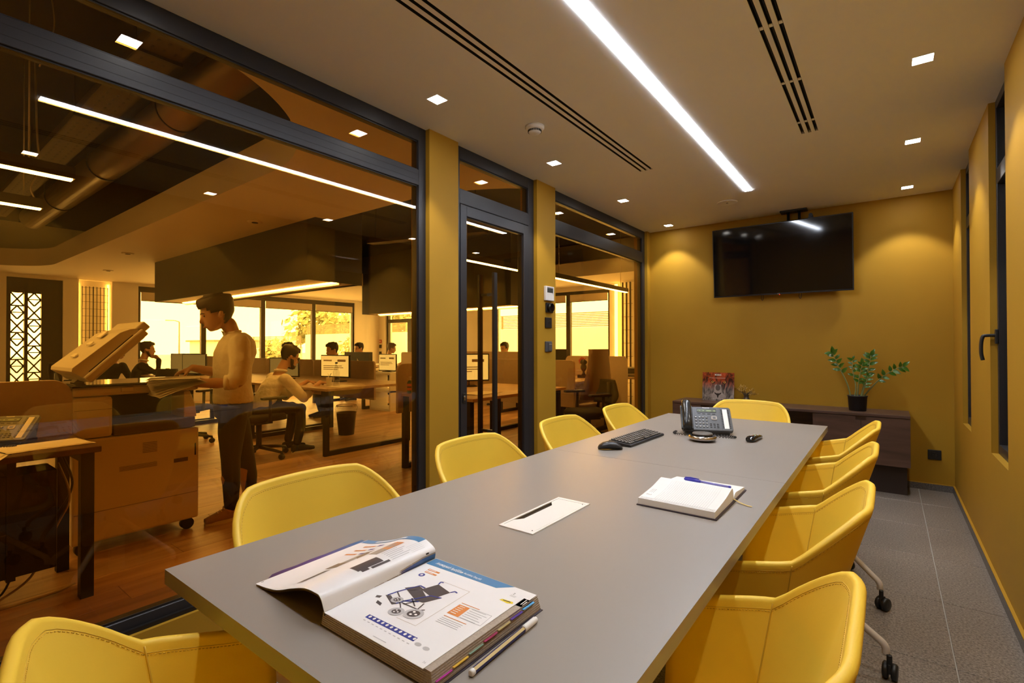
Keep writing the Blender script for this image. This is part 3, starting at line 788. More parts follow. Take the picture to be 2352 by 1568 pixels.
# round duct with hanger straps, perforated cable tray
M_duct = mat('galvanised_duct', (0.26, 0.20, 0.13), 0.34, metal=0.85)
M_strap = mat('black_strap', (0.015, 0.014, 0.013), 0.6)
du = thing('air_duct', 'round metal air duct under the black office ceiling', 'duct', (0, 1.48, 3.0))
G().cyl((-9.6, 0, 0), (-2.5, 0, 0), 0.145, 28).build('pipe', M_duct, du)
for xx in (-3.05, -4.35, -6.2, -8.0):
    c = G()
    c.tube([(xx, 0.149 * math.cos(a), 0.149 * math.sin(a)) for a in [PI + PI * k / 16 for k in range(17)]], 0.006, 5)
    for s in (-1, 1): c.cyl((xx, s * 0.149, 0), (xx, s * 0.149, 0.35), 0.006, 5)
    c.build('hanger', M_strap, du)
M_tray = mat('brown_tray', (0.075, 0.055, 0.035), 0.55, metal=0.4)
ct = thing('cable_tray', 'perforated brown cable tray running beside the round duct', 'cable tray', (0, 1.12, 3.0))
G().bb(-9.8, -2.6, -0.11, 0.11, 0, 0.004).build('bed', M_tray, ct)
for s in (-1, 1): G().bb(-9.8, -2.6, s * 0.11 - 0.004, s * 0.11 + 0.004, 0, 0.06).build('side_rail', M_tray, ct)
hol = G()
for k in range(70):
    for s in (-0.06, 0, 0.06): hol.bb(-2.7 - k * 0.1 - 0.03, -2.7 - k * 0.1, s - 0.007, s + 0.007, -0.0012, 0)
hol.build('slots', M_strap, ct)
for xx in (-3.6, -5.0, -6.6): G().bb(xx - 0.012, xx + 0.012, -0.13, 0.13, -0.02, 0).cyl((xx, -0.12, 0), (xx, -0.12, 0.35), 0.005, 5).cyl((xx, 0.12, 0), (xx, 0.12, 0.35), 0.005, 5).build('hanger', M_strap, ct)
ct2 = thing('cable_tray', 'short brown cable tray high above the farther desks', 'cable tray', (-4.9, 4.55, 2.62), 0.25)
G().bb(-0.9, 0.9, -0.07, 0.07, 0, 0.004).bb(-0.9, 0.9, -0.074, -0.066, 0, 0.05).bb(-0.9, 0.9, 0.066, 0.074, 0, 0.05).build('bed', M_tray, ct2)
for xx in (-0.8, 0.75): G().cyl((xx, 0, 0), (xx, 0, 0.73), 0.006, 5).build('hanger', M_strap, ct2)
# small ceiling detectors in the dropped strip
for k, (xx, yy) in enumerate(((-8.2, 2.2), (-5.1, 2.42), (-10.3, 2.5))):
    d = thing('office_detector', 'small round %s on the office dropped ceiling' % ('speaker by the opening curve', 'detector next to the bulkhead', 'detector over the far windows')[k], 'detector', (xx, yy, H))
    G().lathe([(0.07, 0), (0.07, -0.006), (0.05, -0.010), (0.01, -0.010)], n=24).build('cover', M_owall, d)
    G().lathe([(0.03, -0.010), (0.03, -0.014), (0.005, -0.014)], n=16).build('core', M_strap, d)

# ------------------------------------------------------------------ outside
M_ground = mat('pale_paving', (0.55, 0.52, 0.47), 0.9, var=0.08, vscale=0.6)
M_render = mat('white_render', (0.74, 0.71, 0.66), 0.85, var=0.04, vscale=0.8)
M_slat = mat('grey_brown_slat', (0.20, 0.165, 0.125), 0.7)
M_leaf = mat('grey_green_leaf', (0.30, 0.32, 0.18), 0.7, var=0.25, vscale=2)
M_trunk = mat('bark', (0.20, 0.15, 0.10), 0.9)
struct(G().bb(-90, 20, -40, 80, -0.3, -0.13).build('ground', M_ground))
def fence_wall(x0, x1, y, z1, zf, lab, lab2):
    struct(G().bb(x0, x1, y, y + 0.25, -0.13, z1).build('wall_boundary', M_render))
    f = thing('slat_fence', lab2, 'fence', ((x0 + x1) / 2, y + 0.12, z1))
    L = x1 - x0; h = zf - z1
    sm = G().bb(-L / 2, L / 2, -0.01, 0.01, 0, h / 9 * 0.62).mesh('slat', M_slat)
    for k in range(9):
        o = bpy.data.objects.new('slat', sm); COL.objects.link(o); o.parent = f; o.location = (0, 0, 0.02 + k * h / 9)
    pmn = G().bb(-0.03, 0.03, 0.01, 0.06, 0, h).mesh('post', M_slat)
    n = int(L / 1.6)
    for k in range(n + 1):
        o = bpy.data.objects.new('post', pmn); COL.objects.link(o); o.parent = f; o.location = (-L / 2 + L * k / n, 0, 0)
fence_wall(-27.5, 2.0, 16.0, 1.87, 2.42, '', 'brown slat fence topping the boundary wall beyond the end windows')
fence_wall(-44.0, -33.5, 19.0, 1.05, 1.95, '', 'lower brown slat fence in the distance beyond the far windows')
def tree(loc, r, h, lab, seed, cat='tree'):
    rnd = random.Random(seed)
    t = thing('garden_tree' if cat == 'tree' else 'garden_shrub', lab, cat, loc)
    G().tube(catmull([(0, 0, 0), (0.1, 0.05, h * 0.3), (-0.05, 0.1, h * 0.6)], 4), [0.16, 0.15, 0.14, 0.13, 0.12, 0.11, 0.1, 0.09, 0.08], 7).build('trunk', M_trunk, t)
    g = G()
    for k in range(900):
        a = rnd.uniform(0, 2 * PI); u = rnd.uniform(-1, 1); q = r * rnd.uniform(0.45, 1.0) * (1 + 0.25 * math.sin(3 * a + seed))
        c = Vector((q * math.sqrt(1 - u * u) * math.cos(a), q * math.sqrt(1 - u * u) * math.sin(a), h * 0.62 + q * 0.75 * u))
        s = r * 0.13 * rnd.uniform(0.6, 1.3)
        n = Vector((rnd.gauss(0, 1), rnd.gauss(0, 1), rnd.gauss(0, 1))).normalized(); p = n.orthogonal().normalized(); q2 = n.cross(p)
        g.add([c - p * s, c + q2 * s * 0.5, c + p * s, c - q2 * s * 0.5], [(0, 1, 2, 3)])
    o = g.build('crown', M_leaf, t); o['kind'] = 'stuff'
tree((-34.5, 21.2, -0.13), 2.3, 4.4, 'broad pale tree behind the lower slat fence', 3)
tree((-30.0, 20.4, -0.13), 1.7, 3.9, 'round pale tree between the two slat fences', 5)
tree((-22.5, 18.6, -0.13), 1.3, 4.2, 'small tree top showing above the long slat fence', 9)
tree((-6.9, 19.5, -0.13), 1.1, 4.0, 'faint tree top above the fence beyond the end window', 12)
tree((-20.2, 14.6, -0.13), 0.95, 1.7, 'feathery pale shrub in front of the white boundary wall', 21, 'shrub')
tree((-31.5, 16.4, -0.13), 1.2, 1.5, 'pale shrub below the lower slat fence', 23, 'shrub')
lp = thing('street_lamp', 'tall thin street lamp beyond the leftmost far window', 'street lamp', (-30, 10.3, -0.13))
G().cyl((0, 0, 0), (0, 0, 2.62), 0.045, 8, r1=0.03).build('pole', M_slat, lp)
G().tube([(0, 0, 2.62), (0, -0.2, 2.68), (0, -0.36, 2.69)], 0.022, 6).build('arm', M_slat, lp)
G().box((0, -0.48, 2.68), (0.1, 0.3, 0.05)).build('head', M_slat, lp)
bl = thing('far_building', 'low pale building on the skyline behind the street lamp', 'building', (-52, 21.4, -0.13))
G().bb(-3, 3, -1.6, 2.5, 0, 1.75).build('wall', M_render, bl); G().bb(-3.2, 3.2, -1.9, 2.6, 1.75, 1.9).build('roof', M_slat, bl)
# ------------------------------------------------------------------ office furniture
M_walnut = wood_mat('dark_walnut_top', (0.07, 0.04, 0.025), (0.13, 0.075, 0.045), 0.65, (3, 20, 20))
M_lightop = wood_mat('light_desk_top', (0.42, 0.29, 0.19), (0.55, 0.40, 0.28), 0.42, (3, 16, 16))
M_steelb = mat('black_steel', (0.018, 0.017, 0.016), 0.45, metal=0.3)
M_fab = mat('beige_screen_fabric', (0.52, 0.43, 0.36), 0.9, var=0.04, vscale=40)
M_blkfab = mat('black_mesh_fabric', (0.018, 0.017, 0.016), 0.85, bump=0.2, bscale=400)
M_scr = mat('screen_pale', (0.5, 0.5, 0.5), 0.25, emis=(0.85, 0.92, 1.0), estr=0.9)
M_scr2 = mat('screen_grey', (0.05, 0.05, 0.05), 0.2, emis=(0.7, 0.75, 0.8), estr=0.25)
M_prn = mat('printer_ivory', (0.66, 0.63, 0.58), 0.45)
M_prn2 = mat('printer_grey', (0.27, 0.25, 0.225), 0.5)
M_paper = mat('white_paper', (0.86, 0.85, 0.82), 0.7)
M_wtop = mat('white_desk_top', (0.75, 0.73, 0.70), 0.45)
MATS['dark_walnut_top'].node_tree.nodes['Principled BSDF'].inputs['Specular IOR Level'].default_value = 0.08
def rpoly(w, h, r, n=6, corners=(1, 1, 1, 1)):
    # rounded rectangle outline, origin at bottom-left; corners: bl, br, tr, tl
    out = []
    for (cx_, cy_, a0, on) in ((r, r, PI, corners[0]), (w - r, r, 1.5 * PI, corners[1]), (w - r, h - r, 0, corners[2]), (r, h - r, 0.5 * PI, corners[3])):
        if on:
            for k in range(n + 1): a = a0 + PI / 2 * k / n; out.append((cx_ + r * math.cos(a), cy_ + r * math.sin(a)))
        else:
            out.append((0 if cx_ < w / 2 else w, 0 if cy_ < h / 2 else h))
    return out
def desk(x0, x1, y0, y1, z, label, m=None, frames='x', th=0.028):
    d = thing('office_desk', label, 'desk', ((x0 + x1) / 2, (y0 + y1) / 2, 0), 0, 'office desks')
    a, b = (x1 - x0) / 2, (y1 - y0) / 2
    G().bb(-a, a, -b, b, z - th, z).build('desk_top', m or M_lightop, d, bevel=0.003, seg=1)
    t = 0.05
    for s in (-1, 1):
        if frames == 'x':
            xx = s * (a - 0.08)
            for yy in (-b + 0.05, b - 0.05): G().bb(xx - t / 2, xx + t / 2, yy - t / 2, yy + t / 2, 0, z - th).build('leg', M_steelb, d)
            G().bb(xx - t / 2, xx + t / 2, -b + 0.05 + t / 2, b - 0.05 - t / 2, 0, t).build('floor_rail', M_steelb, d)
        else:
            yy = s * (b - 0.035)
            for xx in (-a + 0.09, a - 0.10): G().bb(xx - t / 2, xx + t / 2, yy - t / 2, yy + t / 2, 0, z - th).build('leg', M_steelb, d)
            G().bb(-a + 0.09 + t / 2, a - 0.10 - t / 2, yy - t / 2, yy + t / 2, z - th - 0.05, z - th).build('top_rail', M_steelb, d)
    return d
def screen_panel(p0, p1, z0, z1, label, r=0.09, corners=(0, 0, 1, 1), m=None):
    p0 = Vector((p0[0], p0[1], 0)); p1 = Vector((p1[0], p1[1], 0)); dv = p1 - p0; L = dv.length; rz = math.atan2(dv.y, dv.x)
    M = Matrix.Rotation(PI / 2, 4, 'X')
    g = G().prism(rpoly(L, z1 - z0, r, 6, corners), -0.016, 0.016, M=M)
    o = g.build('desk_screen', m or M_fab, None, (p0.x, p0.y, z0), (0, 0, rz), bevel=0.004)
    return tag(o, label, 'divider', 'beige desk screens')
def monitor(x, y, z, rz, label, w=0.52, h=0.32, lift=0.10, m=None, back=False):
    # screen faces local -Y
    mo = thing('monitor', label, 'monitor', (x, y, z), rz, 'office monitors')
    G().bb(-w / 2, w / 2, -0.012, 0.016, lift, lift + h).build('case', M_black, mo, bevel=0.004)
    sc = G().bb(-w / 2 + 0.012, w / 2 - 0.012, -0.0135, -0.012, lift + 0.016, lift + h - 0.012).build('screen', m or M_scr, mo)
    if m is None:
        for (p, q, r, s) in ((-0.4, -0.1, 0.72, 0.78), (-0.4, 0.25, 0.5, 0.53), (-0.4, 0.3, 0.42, 0.45), (-0.4, 0.1, 0.34, 0.37), (0.1, 0.38, 0.70, 0.8)):
            G().bb(p * w, q * w, -0.0142, -0.0135, lift + r * h, lift + s * h).build('window_bar', M_fab, sc)
    G().bb(-0.03, 0.03, 0.016, 0.04, 0.0, lift + 0.1).build('stand', M_black, mo)
    G().prism(rpoly(0.22, 0.16, 0.03), 0, 0.012, M=Matrix.Translation((-0.11, -0.05, 0))).build('base', M_black, mo)
    return mo
def task_chair(x, y, rz, label, back_top=0.93, seat=0.47, m=None, high=False):
    m = m or M_blkfab
    c = thing('task_chair', label, 'chair', (x, y, 0), rz, 'office task chairs')
    rows = []
    for (sc, z) in ((0.8, seat - 0.07), (1, seat - 0.06), (1, seat - 0.02), (0.92, seat), (0.3, seat + 0.004)):
        rows.append([Vector((math.copysign(abs(math.cos(a)) ** 0.5, math.cos(a)) * 0.24 * sc, math.copysign(abs(math.sin(a)) ** 0.5, math.sin(a)) * 0.235 * sc, z)) for a in [2 * PI * k / 24 for k in range(24)]])
    G().loft(rows).build('seat', m, c)
    rows = []
    z0 = seat + 0.06
    for k in range(9):
        t = k / 8; z = lerp(z0, back_top, t); hw = 0.215 * (1 - 0.25 * t ** 3) * (0.82 + 0.18 * math.sin(PI * min(1, t * 1.4 + 0.1)))
        if high: hw = lerp(0.235, 0.15, smooth01(t * 1.1)) 
        yy = -0.20 - 0.03 * math.sin(t * PI) - 0.055 * t
        cv = 0.05
        th = 0.018 if not high else lerp(0.05, 0.035, t)
        fr = [Vector((lerp(-hw, hw, j / 8), yy - cv * (1 - (2 * j / 8 - 1) ** 2) + th, z)) for j in range(9)]
        bk = [Vector((lerp(hw, -hw, j / 8), yy - cv * (1 - (1 - 2 * j / 8) ** 2) - th, z)) for j in range(9)]
        rows.append(fr + bk)
    G().loft(rows).build('backrest', m, c)
    G().tube([(0, -0.02, seat - 0.09), (0, -0.24, seat - 0.07), (0, -0.28, seat + 0.12), (0, -0.27, seat + 0.3)], 0.022, 8).build('back_bracket', M_steelb, c)
    for s in (-1, 1):
        ar = G().tube([(s * 0.2, -0.02, seat - 0.06), (s * 0.28, -0.02, seat - 0.05), (s * 0.285, -0.02, seat + 0.17)], 0.016, 8).build('arm_post', M_steelb, c)
        G().box((s * 0.285, 0.02, seat + 0.185), (0.075, 0.26, 0.028)).build('arm_pad', M_steelb, ar, bevel=0.01)
    G().cyl((0, 0, 0.10), (0, 0, seat - 0.07), 0.028, 12).box((0, 0, seat - 0.085), (0.2, 0.2, 0.04)).build('column', M_steelb, c)
    for k in range(5):
        a = 2 * PI * k / 5 + 0.35
        lg = G().tube([(0.02, 0, 0.115), (0.18, 0, 0.095), (0.30, 0, 0.075)], [0.022, 0.018, 0.014], 8).build('leg', M_steelb, c, rot=(0, 0, a))
        G().lathe([(0.008, -0.022), (0.026, -0.022), (0.03, -0.015), (0.03, 0.015), (0.026, 0.022), (0.008, 0.022)], c=(0.30, 0, 0.03), n=14, M=Matrix.Rotation(PI / 2, 3, 'X')).cyl((0.30, 0, 0.05), (0.30, 0, 0.075), 0.012, 8).build('castor', M_rub, lg)
    return c

# --- near desk with partition, papers, computer
desk(-3.62, -2.97, -1.2, 0.70, 0.725, 'dark walnut desk beside the printer, close to the glass', M_walnut, 'y')
screen_panel((-3.645, -1.2), (-3.645, 0.725), 0.60, 1.012, 'beige desk screen in front of the printer')
def sheets(x, y, z, rz, w, l, n, label, th=0.0012, m=None, jit=0.012):
    t = thing('paper_stack', label, 'papers', (x, y, z), rz, 'loose papers in the office')
    rnd = random.Random(int((x + y) * 1000))
    for k in range(n):
        G().bb(-w / 2, w / 2, -l / 2, l / 2, k * th, (k + 0.8) * th).build('sheet', m or M_paper, t, (rnd.uniform(-jit, jit), rnd.uniform(-jit, jit), 0.0), (0, 0, rnd.uniform(-0.06, 0.06)))
    return t
sheets(-3.16, 0.53, 0.7255, 0.15, 0.20, 0.30, 6, 'fanned white papers at the corner of the walnut desk')
sheets(-3.05, 0.25, 0.7255, -0.3, 0.20, 0.27, 3, 'white papers nearer the glass on the walnut desk')
pc = thing('computer_tower', 'black computer tower hung under the walnut desk', 'computer', (-3.22, 0.30, 0.0))
G().bb(-0.10, 0.10, -0.30, 0.27, 0.16, 0.62).build('case', M_black, pc, bevel=0.006)
for z in (0.26, 0.34): G().bb(0.10, 0.104, -0.1, 0.22, z, z + 0.02).build('vent', M_steelb, pc)
G().bb(-0.11, 0.11, -0.1, -0.07, 0.15, 0.70).bb(-0.11, 0.11, 0.1, 0.13, 0.15, 0.70).build('hanger', M_steelb, pc)
M_cord = mat('pale_cable', (0.45, 0.38, 0.28), 0.6)
for k, pp in enumerate(([(-3.28, 0.60, 0.62), (-3.25, 0.64, 0.45), (-3.3, 0.60, 0.3), (-3.25, 0.5, 0.10), (-3.22, 0.35, 0.012), (-3.2, 0.55, 0.012), (-3.25, 0.66, 0.012)],
                       [(-3.32, 0.62, 0.66), (-3.30, 0.66, 0.5), (-3.38, 0.62, 0.35), (-3.4, 0.5, 0.2), (-3.38, 0.42, 0.012), (-3.3, 0.3, 0.012)],
                       [(-3.1, -0.02, 0.5), (-3.08, 0.0, 0.3), (-3.05, 0.05, 0.1), (-3.1, 0.1, 0.012), (-3.2, 0.3, 0.012)])):
    tag(G().tube(catmull(pp, 6), 0.0055, 6).build('cable', M_cord if k == 0 else M_black), ('pale cable looping to the floor below the walnut desk', 'black cable hanging from the corner of the walnut desk', 'black cable beside the computer tower')[k], 'cable')

# --- photocopier
pr_ = thing('photocopier', 'large ivory photocopier with its lid raised', 'printer', (-3.90, 1.05, 0))
PX = 0.28; Y0, Y1 = -0.33, 0.31
G().bb(-PX, PX, Y0, Y1, 0.075, 0.665).build('cabinet', M_prn, pr_, bevel=0.012)
G().bb(-PX, PX, Y0, -0.145, 0.668, 0.905).build('left_tower', M_prn, pr_, bevel=0.02)
G().bb(-PX, -0.06, -0.145, Y1 - 0.02, 0.735, 0.905).build('inner_body', M_prn2, pr_, bevel=0.01)
G().bb(-0.06, PX - 0.005, -0.14, Y1 - 0.02, 0.668, 0.735).build('output_tray', mat('tray_dark', (0.09, 0.075, 0.06), 0.5), pr_, bevel=0.006)
G().bb(-0.07, -0.055, -0.14, Y1 - 0.03, 0.735, 0.905).build('output_slot', M_black, pr_)
G().bb(-PX, PX, Y0, Y1, 0.908, 0.968).build('scanner_body', M_prn, pr_, bevel=0.018)
G().bb(-PX + 0.02, PX - 0.02, Y0 + 0.02, Y1 - 0.02, 0.968, 0.975).build('scanner_glass', mat('scanner_glass', (0.02, 0.02, 0.02), 0.08), pr_)
G().bb(-PX, PX + 0.03, Y0 - 0.005, Y1 + 0.01, 0.962, 0.972).build('scanner_edge', M_steelb, pr_)
for (y0, y1, z0, z1, n) in ((0.00, 0.075, 0.545, 0.612, 7), (-0.115, 0.075, 0.455, 0.485, 5), (0.283, 0.292, 0.485, 0.64, 1)):
    hh = (z1 - z0) / n
    for k in range(n): G().bb(PX - 0.001, PX + 0.0015, y0, y1, z0 + k * hh, z0 + k * hh + hh * 0.5).build('vent_slot', M_prn2 if n > 1 else M_black, pr_)
G().bb(PX - 0.001, PX + 0.0015, 0.165, 0.245, 0.455, 0.48).build('hand_grip', mat('grip_dark', (0.14, 0.11, 0.09), 0.5), pr_)
for z in (0.245,): G().bb(PX - 0.001, PX + 0.001, Y0 + 0.01, Y1 - 0.01, z, z + 0.004).build('panel_seam', M_prn2, pr_)
G().bb(PX - 0.001, PX + 0.001, Y0 + 0.01, -0.15, 0.83, 0.833).build('panel_seam', M_prn2, pr_)
G().bb(PX - 0.001, PX + 0.012, -0.11, -0.05, 0.925, 0.952).build('button_block', M_prn, pr_, bevel=0.004)
for (px, py) in ((PX - 0.06, Y1 - 0.05), (-PX + 0.06, Y1 - 0.05), (PX - 0.06, Y0 + 0.06), (-PX + 0.06, Y0 + 0.06)):
    G().cyl((px - 0.02, py, 0.037), (px + 0.02, py, 0.037), 0.037, 18).cyl((px, py, 0.04), (px, py, 0.075), 0.014, 8).build('castor', M_rub, pr_)
G().prism([(Y1 - 0.085, 0.735), (Y1 - 0.01, 0.735), (Y1 - 0.02, 0.82), (Y1 - 0.05, 0.905), (Y1 - 0.085, 0.905)], 0.05, PX - 0.01, M=Matrix(((0, 0, 1, 0), (1, 0, 0, 0), (0, 1, 0, 0), (0, 0, 0, 1)))).build('corner_support', M_prn, pr_, bevel=0.006)
# raised document feeder lid, hinged on the tower side
lidL, lidT = 0.47, 0.115
R = Matrix.Translation((0, Y0 + 0.085, 0.985)) @ Matrix.Rotation(math.radians(46), 4, 'X') @ Matrix.Diagonal((1, 0.85, 0.92, 1))
lid = G().bb(-PX + 0.01, PX - 0.005, 0.0, lidL, 0.0, 0.05).build('lid', M_prn, pr_, bevel=0.008, M=R)
prof = [(0.0, 0.05), (-0.01, 0.115), (0.01, 0.128), (0.36, 0.112), (0.42, 0.09), (0.47, 0.055), (0.47, 0.05)]
M4 = R @ Matrix(((0, 0, 1, 0), (1, 0, 0, 0), (0, 1, 0, 0), (0, 0, 0, 1)))
G().prism(prof, -PX + 0.03, PX - 0.03, M=M4).build('feeder', M_prn, lid, bevel=0.008)
G().bb(-PX + 0.03, PX - 0.03, 0.44, 0.52, 0.02, 0.075).build('feeder_edge', M_prn, lid, bevel=0.008, M=R)
G().bb(PX - 0.032, PX - 0.0285, 0.05, 0.40, 0.048, 0.056).build('feeder_gap', M_black, lid, M=R)
G().bb(-PX + 0.04, PX - 0.04, 0.03, lidL - 0.03, -0.008, 0.0).build('platen', M_white, lid, M=R)
for (p, q, r) in ((0.10, 0.13, 0.135), (0.22, 0.25, 0.132), (0.30, 0.36, 0.128)): G().bb(-0.03, 0.06, p, q, r - 0.002, r + 0.004).build('marking', M_paper, lid, M=R)
G().bb(-0.05, 0.05, -0.03, 0.03, -0.02, 0.02).build('hinge', M_prn2, lid, M=R)

# --- desks beyond the printer
desk(-6.62, -4.78, 3.02, 4.26, 0.735, 'light office desk in front of the bearded man')
desk(-8.55, -6.65, 3.02, 4.26, 0.735, 'light office desk left of the bearded man')
desk(-3.86, -2.85, 3.20, 4.75, 0.735, 'light office desk standing right behind the glass door')
for k, (a, b) in enumerate(((-9.55, -8.62), (-8.60, -7.15), (-7.12, -5.63))):
    screen_panel((a, 4.30), (b, 4.30), 0.0 if k == 0 else 0.45, 0.985, ('beige desk screen at the left of the row before the windows', 'beige desk screen in the middle of the row before the windows', 'beige desk screen behind the bottle and pale monitor')[k], 0.05)
screen_panel((-3.80, 3.16), (-3.80, 4.4), 0.54, 1.02, 'beige desk screen beside the first yellow pier', 0.07)
screen_panel((-4.75, 5.20), (-3.0, 5.20), 0.45, 1.018, 'beige desk screen seen through the glass door', 0.05)
screen_panel((-3.96, 6.60), (-2.95, 6.60), 0.0, 1.04, 'beige desk screen behind the small figurine', 0.07)
screen_panel((-7.0, 7.6), (-5.2, 7.6), 0.0, 1.08, 'beige desk screen in front of the end window', 0.05)
screen_panel((-9.15, 7.75), (-7.55, 7.75), 0.0, 1.05, 'beige desk screen beside the glazed end door', 0.05)
screen_panel((-10.4, 3.55), (-8.9, 3.55), 0.5, 1.03, 'beige desk screen in front of the man in the dark suit', 0.05)
monitor(-5.68, 3.72, 0.735, 0.18, 'pale lit monitor behind the water bottle', 0.50, 0.29, 0.055)
monitor(-6.72, 3.60, 0.735, 0.45, 'dark monitor right in front of the bearded man', 0.46, 0.27, 0.03, M_scr2)
mac = monitor(-8.38, 6.0, 0.735, PI + 0.1, 'large black monitor with pale emblem seen from the back', 0.78, 0.34, 0.0, M_scr2)
G().lathe([(0.034, 0), (0.034, 0.002), (0.03, 0.003), (0.002, 0.003)], n=20, M=Matrix.Rotation(-PI / 2, 3, 'X'), c=(0, 0.016, 0.15)).box((0.01, 0.018, 0.195), (0.012, 0.002, 0.022), (0, 0.6, 0)).build('emblem', M_paper, mac)
monitor(-7.60, 6.1, 0.70, 0.2, 'pale lit monitor left of the far man in white', 0.42, 0.32, 0.02)
monitor(-3.78, 4.15, 0.735, 0.95, 'pale lit monitor just inside the glass door view', 0.50, 0.31, 0.06)
monitor(-9.2, 3.25, 0.735, 0.9, 'grey monitor facing the man in the dark suit', 0.42, 0.32, 0.02, M_scr2)
monitor(-8.7, 3.2, 0.735, 0.5, 'grey monitor behind the hands of the standing woman', 0.42, 0.32, 0.02, M_scr2)
monitor(-3.9, 5.45, 0.735, 1.9, 'dark monitor at the edge of the switch pier', 0.52, 0.36, 0.08, M_scr2)
monitor(-4.65, 7.35, 0.735, PI, 'black monitor back in front of the end window', 0.5, 0.3, 0.1, M_scr2)
desk(-9.9, -8.6, 2.75, 3.5, 0.735, 'far light desk of the man in the dark suit')
desk(-9.7, -7.86, 5.75, 6.5, 0.735, 'white desk under the large black monitor', M_wtop)
desk(-10.6, -9.2, 7.95, 8.6, 0.735, 'white desk near the glazed end door', M_wtop)
desk(-4.45, -3.15, 5.26, 6.55, 0.735, 'light desk with figurine left of the tall chair')
desk(-3.5, -2.55, 6.75, 7.6, 0.735, 'light desk carrying the black printer')
desk(-5.6, -4.0, 6.9, 7.5, 0.735, 'light desk close to the end window')
# white shelving block between the desks
wb = thing('low_shelf', 'low white shelf block behind the beige screens', 'shelf', (-7.52, 6.05, 0))
sheets(-4.98, 3.35, 0.7355, 0.3, 0.21, 0.29, 3, 'papers beside the water bottle')
sheets(-3.15, 3.65, 0.7355, 0.1, 0.25, 0.35, 4, 'papers on the desk behind the glass door')
sheets(-3.35, 5.6, 0.7355, 0.2, 0.25, 0.4, 5, 'papers on the desk left of the tall chair')
G().bb(-0.30, 0.30, -0.2, 0.2, 0.0, 0.04).bb(-0.30, 0.30, -0.2, 0.2, 0.66, 0.70).bb(-0.30, 0.30, -0.2, 0.2, 0.34, 0.37).build('board', M_wtop, wb)
G().bb(-0.30, -0.27, -0.2, 0.2, 0.04, 0.66).bb(0.27, 0.30, -0.2, 0.2, 0.04, 0.66).build('side', M_wtop, wb)
task_chair(-5.38, 2.60, 0.0, 'black task chair of the bearded man', 0.90)
task_chair(-6.9, 2.45, 0.4, 'black task chair behind the legs of the standing woman')
task_chair(-9.75, 2.35, 0.3, 'black task chair of the man in the dark suit')
task_chair(-10.6, 2.15, -0.3, 'black task chair near the lit niche')
task_chair(-9.72, 7.55, 0.0, 'black task chair of the far man in white', 0.80)
task_chair(-3.15, 8.0, 2.2, 'black task chair behind the black printer', 1.0)
task_chair(-2.72, 5.02, 2.6, 'black task chair behind the glass door', 0.80)
M_brownl = mat('brown_leather', (0.16, 0.085, 0.045), 0.45, bump=0.05, bscale=120)
task_chair(-3.12, 5.62, 1.35, 'tall brown leather office chair with its back to the window frame', 1.15, 0.47, M_brownl, True)
# small things on the desks
bo = thing('water_bottle', 'clear plastic water bottle in front of the pale monitor', 'bottle', (-5.02, 3.30, 0.735))
M_pet = glass_mat('bottle_plastic', (0.93, 0.93, 0.92), 0.06, 0.05)
G().lathe([(0.03, 0), (0.036, 0.005), (0.036, 0.17), (0.03, 0.21), (0.013, 0.245), (0.013, 0.262)], n=24).build('body', M_pet, bo)
G().lathe([(0.0355, 0.002), (0.0355, 0.07), (0.002, 0.07)], n=24).build('water', M_pet, bo)
G().lathe([(0.015, 0.258), (0.015, 0.275), (0.002, 0.275)], n=16).build('cap', M_black, bo)
cu = thing('paper_cup', 'white paper cup with straws beside the water bottle', 'cup', (-5.12, 3.27, 0.735))
G().lathe([(0.026, 0), (0.034, 0.095), (0.036, 0.098), (0.033, 0.098), (0.031, 0.09), (0.024, 0.01), (0.002, 0.008)], n=24, caps=False).build('body', M_paper, cu)
for s in (-1, 1): G().tube([(0.01 * s, 0, 0.02), (0.018 * s, 0.004, 0.13), (0.035 * s, 0.006, 0.145)], 0.003, 6).build('straw', M_black if s > 0 else M_paper, cu)
wa = thing('waste_bin', 'black waste bin with clear liner under the office desk', 'bin', (-5.85, 4.0, 0))
G().lathe([(0.10, 0), (0.13, 0.30), (0.135, 0.30), (0.125, 0.29), (0.095, 0.012), (0.002, 0.010)], n=24, caps=False).build('body', M_black, wa)
G().lathe([(0.137, 0.25), (0.14, 0.30), (0.15, 0.36), (0.13, 0.40), (0.12, 0.36)], n=24, caps=False).build('liner', M_pet, wa)
so_ = thing('soap_bottle', 'green pump bottle with orange label beside the yellow pier', 'bottle', (-3.70, 3.24, 0.735))
M_grn = mat('green_bottle', (0.06, 0.16, 0.10), 0.3)
G().lathe([(0.028, 0), (0.03, 0.004), (0.03, 0.10), (0.02, 0.12), (0.01, 0.125)], n=20).build('body', M_grn, so_)
for z in (0.03, 0.068): G().lathe([(0.0306, z), (0.0306, z + 0.026)], n=20, caps=False).build('label', mat('orange_label', (0.75, 0.25, 0.12), 0.5), so_)
G().cyl((0, 0, 0.12), (0, 0, 0.155), 0.006, 8).box((0.01, 0, 0.158), (0.04, 0.014, 0.008)).build('pump', M_paper, so_)
fg = thing('figurine', 'small dark figurine with red crest on the office desk', 'figurine', (-3.46, 6.25, 0.735))
M_bronze = mat('dark_bronze', (0.05, 0.04, 0.03), 0.35, metal=0.7)
G().bb(-0.075, 0.075, -0.05, 0.05, 0, 0.045).build('plinth', M_bronze, fg, bevel=0.004)
G().lathe([(0.035, 0.045), (0.02, 0.06), (0.015, 0.09), (0.03, 0.11), (0.045, 0.14), (0.042, 0.17), (0.03, 0.19), (0.05, 0.21), (0.052, 0.235), (0.03, 0.26), (0.004, 0.265)], n=18).build('bust', M_bronze, fg)
